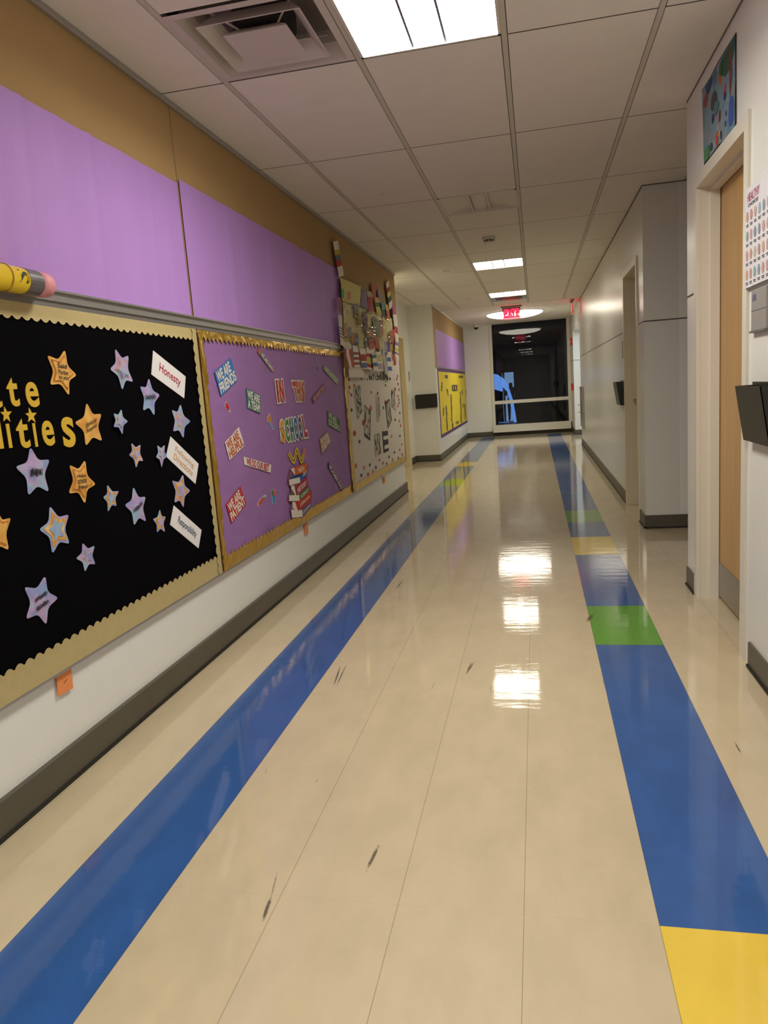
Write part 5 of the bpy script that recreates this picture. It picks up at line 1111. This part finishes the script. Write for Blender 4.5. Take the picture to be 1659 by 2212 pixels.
# ------------------------------------------------------------------ notes, pencil
for q, lb in zip(D['notes'], ['orange sticky note on the white wall below the black board', 'orange sticky note on the white wall below the paper book stack', 'faint orange sticky note below the white bulletin paper, farthest of three']):
    o_ = thing('sticky_note', V(q[0]), lb, 'sticky note', 'orange sticky notes below the boards')
    sheet('note', q, pm('note_orange', (.80, .27, .08), .6), o_, NL, 0, .002)
    if lb.startswith('orange') and 'black' in lb: ribbon([bil(q, .4, .55) + NL * .0025, bil(q, .65, .42) + NL * .0025], .0025, NL).build('pen_mark', M_BLK2, o_)
def on_axis(P, Q, f): return P.lerp(Q, f)
A = V(D['pencil'][0]); B_ = V(D['pencil'][3]); A = Vector((-1.555, A.y, A.z)); B_ = Vector((-1.555, B_.y, B_.z))
d = (B_ - A).normalized(); rad = .040
lenp = .085
def frustum(mb, p, q, r0, r1, n=28, round_end=False, caps=True):
    d_ = (q - p).normalized(); a = d_.cross(Vector((0, 0, 1))).normalized(); b = a.cross(d_)
    prof = [(p, r0), (q, r1)]
    if round_end: prof = [(p, r0), (p.lerp(q, .55), r0), (p.lerp(q, .8), r0 * .93), (p.lerp(q, .95), r0 * .75), (q, r0 * .45)]
    vs = [pt + (a * math.cos(2 * math.pi * k / n) + b * math.sin(2 * math.pi * k / n)) * r for pt, r in prof for k in range(n)]
    fs = [(i * n + k, i * n + (k + 1) % n, (i + 1) * n + (k + 1) % n, (i + 1) * n + k) for i in range(len(prof) - 1) for k in range(n)] + [tuple(reversed(range(n))), tuple(range((len(prof) - 1) * n, len(prof) * n))]
    mb.add(vs, fs); return mb
t = thing('giant_pencil', B_, 'giant yellow number 2 pencil with pink eraser lying along the rail', 'pencil')
E1 = B_; E0 = B_ - d * .075; F0 = E0 - d * .065; S0 = F0 - d * .9; C0 = S0 - d * .12
frustum(MB(), E0, E1, rad, rad, round_end=True).build('eraser', pm('eraser_pink', (.66, .27, .30), .6), t, smooth=True)
mbf = frustum(MB(), F0, E0, rad * 1.03, rad * 1.03)
mbf.build('ferrule', pm('ferrule_grey', (.20, .19, .20), .35, metal=.6, noise=.3, nscale=120, stretch=(1, 1, .1)), t, smooth=False)
frustum(MB(), S0, F0, rad, rad).build('shaft', pm('pencil_yellow', (.78, .54, .02), .4), t, smooth=True)
frustum(MB(), C0, S0, .006, rad).build('sharpened_cone', paper('#c8a070'), t, smooth=True)
frustum(MB(), C0 - d * .02, C0, .001, .007).build('lead', M_BLK2, t)
ctr = F0 - d * .028; up = Vector((0, 0, 1)); up = (up - d * up.dot(d)).normalized()
# the figure 2 is painted across the shaft, reading from its eraser end
def wrap2():
    o_ = text('number', '2', [Vector((0, 0, 1)), Vector((1, 0, 1)), Vector((1, 0, 0)), Vector((0, 0, 0))], M_BLK2, None, 0, 0, .02)
    for v in o_.data.vertices:
        g_ = v.co + o_.location; ang = (-.35 + 1.0 * g_.x); axial = (g_.z - .5) * .042
        nrm = Vector((1, 0, 0)) * math.cos(ang) + up * math.sin(ang)
        v.co = ctr - d * axial * -1 + nrm * (rad + .001)
    o_.location = -world_loc(t); o_.parent = t
    return o_
wrap2()
mb = MB(); ring = [ctr - d * .05 + (Vector((1, 0, 0)) * math.cos(a) + up * math.sin(a)) * (rad + .002) for a in [2 * math.pi * k / 20 for k in range(21)]]
mb.tube(ring, .0015, 6).tube([ctr - d * .05 + up * rad, ctr - d * .055 + up * (rad + .012), ctr - d * .045 + up * (rad + .015), ctr - d * .06 + up * rad], .002, 6); mb.build('tie_wire', paper('#a8824a'), t)

# ------------------------------------------------------------------ far left wall: yellow board
XY = -1.66
tag(MB().box((XY, Y2 + .02, 1.60), (XY + .006, YE - .01, 2.615)).build('tack_panel', M_TAN), 'tan tack panel above the far yellow board', 'panel')
tag(fold_sheet('purple_paper', Y2 + .25, YE - .02, 1.615, 2.26, M_PURP, [(14, .2, .006, 0), (15.5, .15, .01, 0), (16.6, .3, .006, 0)], 4, None, XY + .008), 'purple paper strip above the far yellow board', 'paper')
tag(MB().box((XY, Y2 + .02, 1.595), (XY + .015, YE - .01, 1.615)).build('display_rail', M_ALU), 'thin aluminium rail above the far yellow board', 'rail')
t = thing('bulletin_board', (XY, 15.3, .39), 'yellow bulletin board with purple border on the far left wall', 'bulletin board')
MB().box((XY, Y2 + .25, .37), (XY + .004, YE - .02, 1.59)).build('border', pm('dark_purple_border', (.11, .035, .16), .6), t)
fold_sheet('background_paper', Y2 + .34, YE - .10, .43, 1.535, M_YELLOWP, [(14, .2, .002, .5), (15.5, .1, .002, -.4)], 6, t, XY + .0045, .0005)
YN = ['leftmost upper', 'upper left bent', 'tall centre left', 'long lower left', 'short lower left', 'tall centre right', 'short upper right', 'long right edge', 'lowest small', 'tiny middle right', 'upper right edge']
for q, nm in zip(D['ydraw'], YN):
    rn = random.Random(len(nm)); m_ = 9
    Lf = [bil(q, rn.uniform(-.25, .3), j / m_) for j in range(m_ + 1)]; Rg = [bil(q, rn.uniform(.7, 1.25), j / m_) for j in range(m_, -1, -1)]
    tag(MB().prism(Lf + Rg, NL, .003, .004).build('ink_drawing', M_INK2), nm + ' dark drawing strip on the yellow board', 'drawing', 'dark drawings on the yellow board')
for (s, q), nm in zip(D['ytext'], ['dark lettering at the upper left of the yellow board', 'dark lettering at the upper right of the yellow board', 'larger dark lettering at the centre of the yellow board', 'small dark lettering near the bottom of the yellow board']):
    tag(text('lettering', s, q, pm('ink_plum', (.05, .03, .07), .6), None, .003, .001, .03), nm, 'lettering')

# ------------------------------------------------------------------ right wall: painting, poster, sign plate
q = D['art']; t = thing('child_painting', sum((V(p) for p in q), Vector()) / 4, 'blue and green child painting on the wall above the wooden door', 'painting')
xw = XR - .004
def fixx(p, x): p = V(p); return Vector((x, p.y, p.z))
sheet('backing', [fixx(p, xw + .002) for p in wob([V(p) for p in q], .04, 4, .015, 2)], M_BLK2, t, NR, 0, .001)
sheet('painted_sheet', [fixx(p, xw) for p in wob([V(p) for p in q], .0, 4, .02, 3)], M_ART, t, NR, 0, .001)
for k, (p, ry, rz, colr) in enumerate(D['artblobs']):
    rn = random.Random(k); pts = [Vector((xw - .0015 - .0001 * k, V(p).y + ry * math.cos(a) * rn.uniform(.8, 1.1), V(p).z + rz * math.sin(a) * rn.uniform(.8, 1.1))) for a in [2 * math.pi * j / 10 for j in range(10)]]
    ys = [V(z_).y for z_ in q]; zs = [V(z_).z for z_ in q]
    for p_ in pts: p_.y = min(max(p_.y, min(ys) + .01), max(ys) - .01); p_.z = min(max(p_.z, min(zs) + .01), max(zs) - .01)
    MB().prism(pts, NR, 0, .0002).build('paint_patch', paper(colr), t)
py1, py0, pz0, pz1 = 3.205, 2.70, 1.545, 1.915; px = XR - .016
t = thing('wall_poster', (px, 2.95, 1.7), 'white poster titled HEALTHY with rows of small round pictures, right edge', 'poster')
MB().box((px, py0, pz0), (px + .002, py1, pz1)).build('sheet', pm('poster_white', (.72, .71, .74), .45), t)
def rq(y1_, y0_, z1_, z0_, x): return [Vector((x, y1_, z1_)), Vector((x, y0_, z1_)), Vector((x, y0_, z0_)), Vector((x, y1_, z0_))]
text('title', 'HEALTHY', rq(3.175, 3.02, 1.893, 1.862, px), paper('#b0607a'), t, .001, 0, .02)
text('subtitle', 'CHOICES', rq(3.165, 3.035, 1.855, 1.842, px), paper('#4a4448'), t, .001, 0, .02)
cs = ['#c07038', '#b05868', '#c08838', '#6a9ab8', '#3a7880', '#c07868', '#38588a', '#3a6078', '#b87078', '#c06848', '#b0a868', '#a05878', '#c88838', '#b06868', '#4a9080', '#4a70a8']
mats = [pm('poster picture %d' % k, tuple(.65 * a_ + .22 for a_ in lin(c_)), .6) for k, c_ in enumerate(cs)] + [M_BLK2]; mb = MB()
for r in range(4):
    for c_ in range(9):
        y = 3.175 - c_ * .052; z = 1.81 - r * .072
        k = (r * 4 + c_) % 16; rn = random.Random(k)
        mb.prism([Vector((px - .001, y + .016 * math.cos(a) * rn.uniform(.8, 1.1), z + .020 * math.sin(a))) for a in [2 * math.pi * j / 12 for j in range(12)]], NR, 0, .0003, k)
        for e in (0, 1): mb.box((px - .0012, y - .017, z - .029 - e * .006), (px - .001, y + .015 - e * .004, z - .0315 - e * .006), 16)
mb.build('picture_grid', mats, t)
t = thing('room_sign', (XR, 3.05, 1.37), 'grey room sign plate under the white poster by the door', 'sign')
MB().box((XR - .014, 2.93, 1.375), (XR, 3.118, 1.525)).build('plate', pm('plate_grey', (.30, .28, .26), .4), t)
text('room_mark', '110', rq(3.10, 3.06, 1.512, 1.485, XR - .014), paper('#4a5c94'), t, .001, 0, .02)
MB().box((XR - .0145, 2.93, 1.448), (XR - .0135, 3.118, 1.451)).build('divider', pm('plate_line', (.12, .11, .1), .5), t)
MB().box((XR - .018, 2.93, 1.368), (XR - .0, 3.13, 1.376)).build('lower_lip', pm('plate_dark', (.15, .14, .13), .5), t)
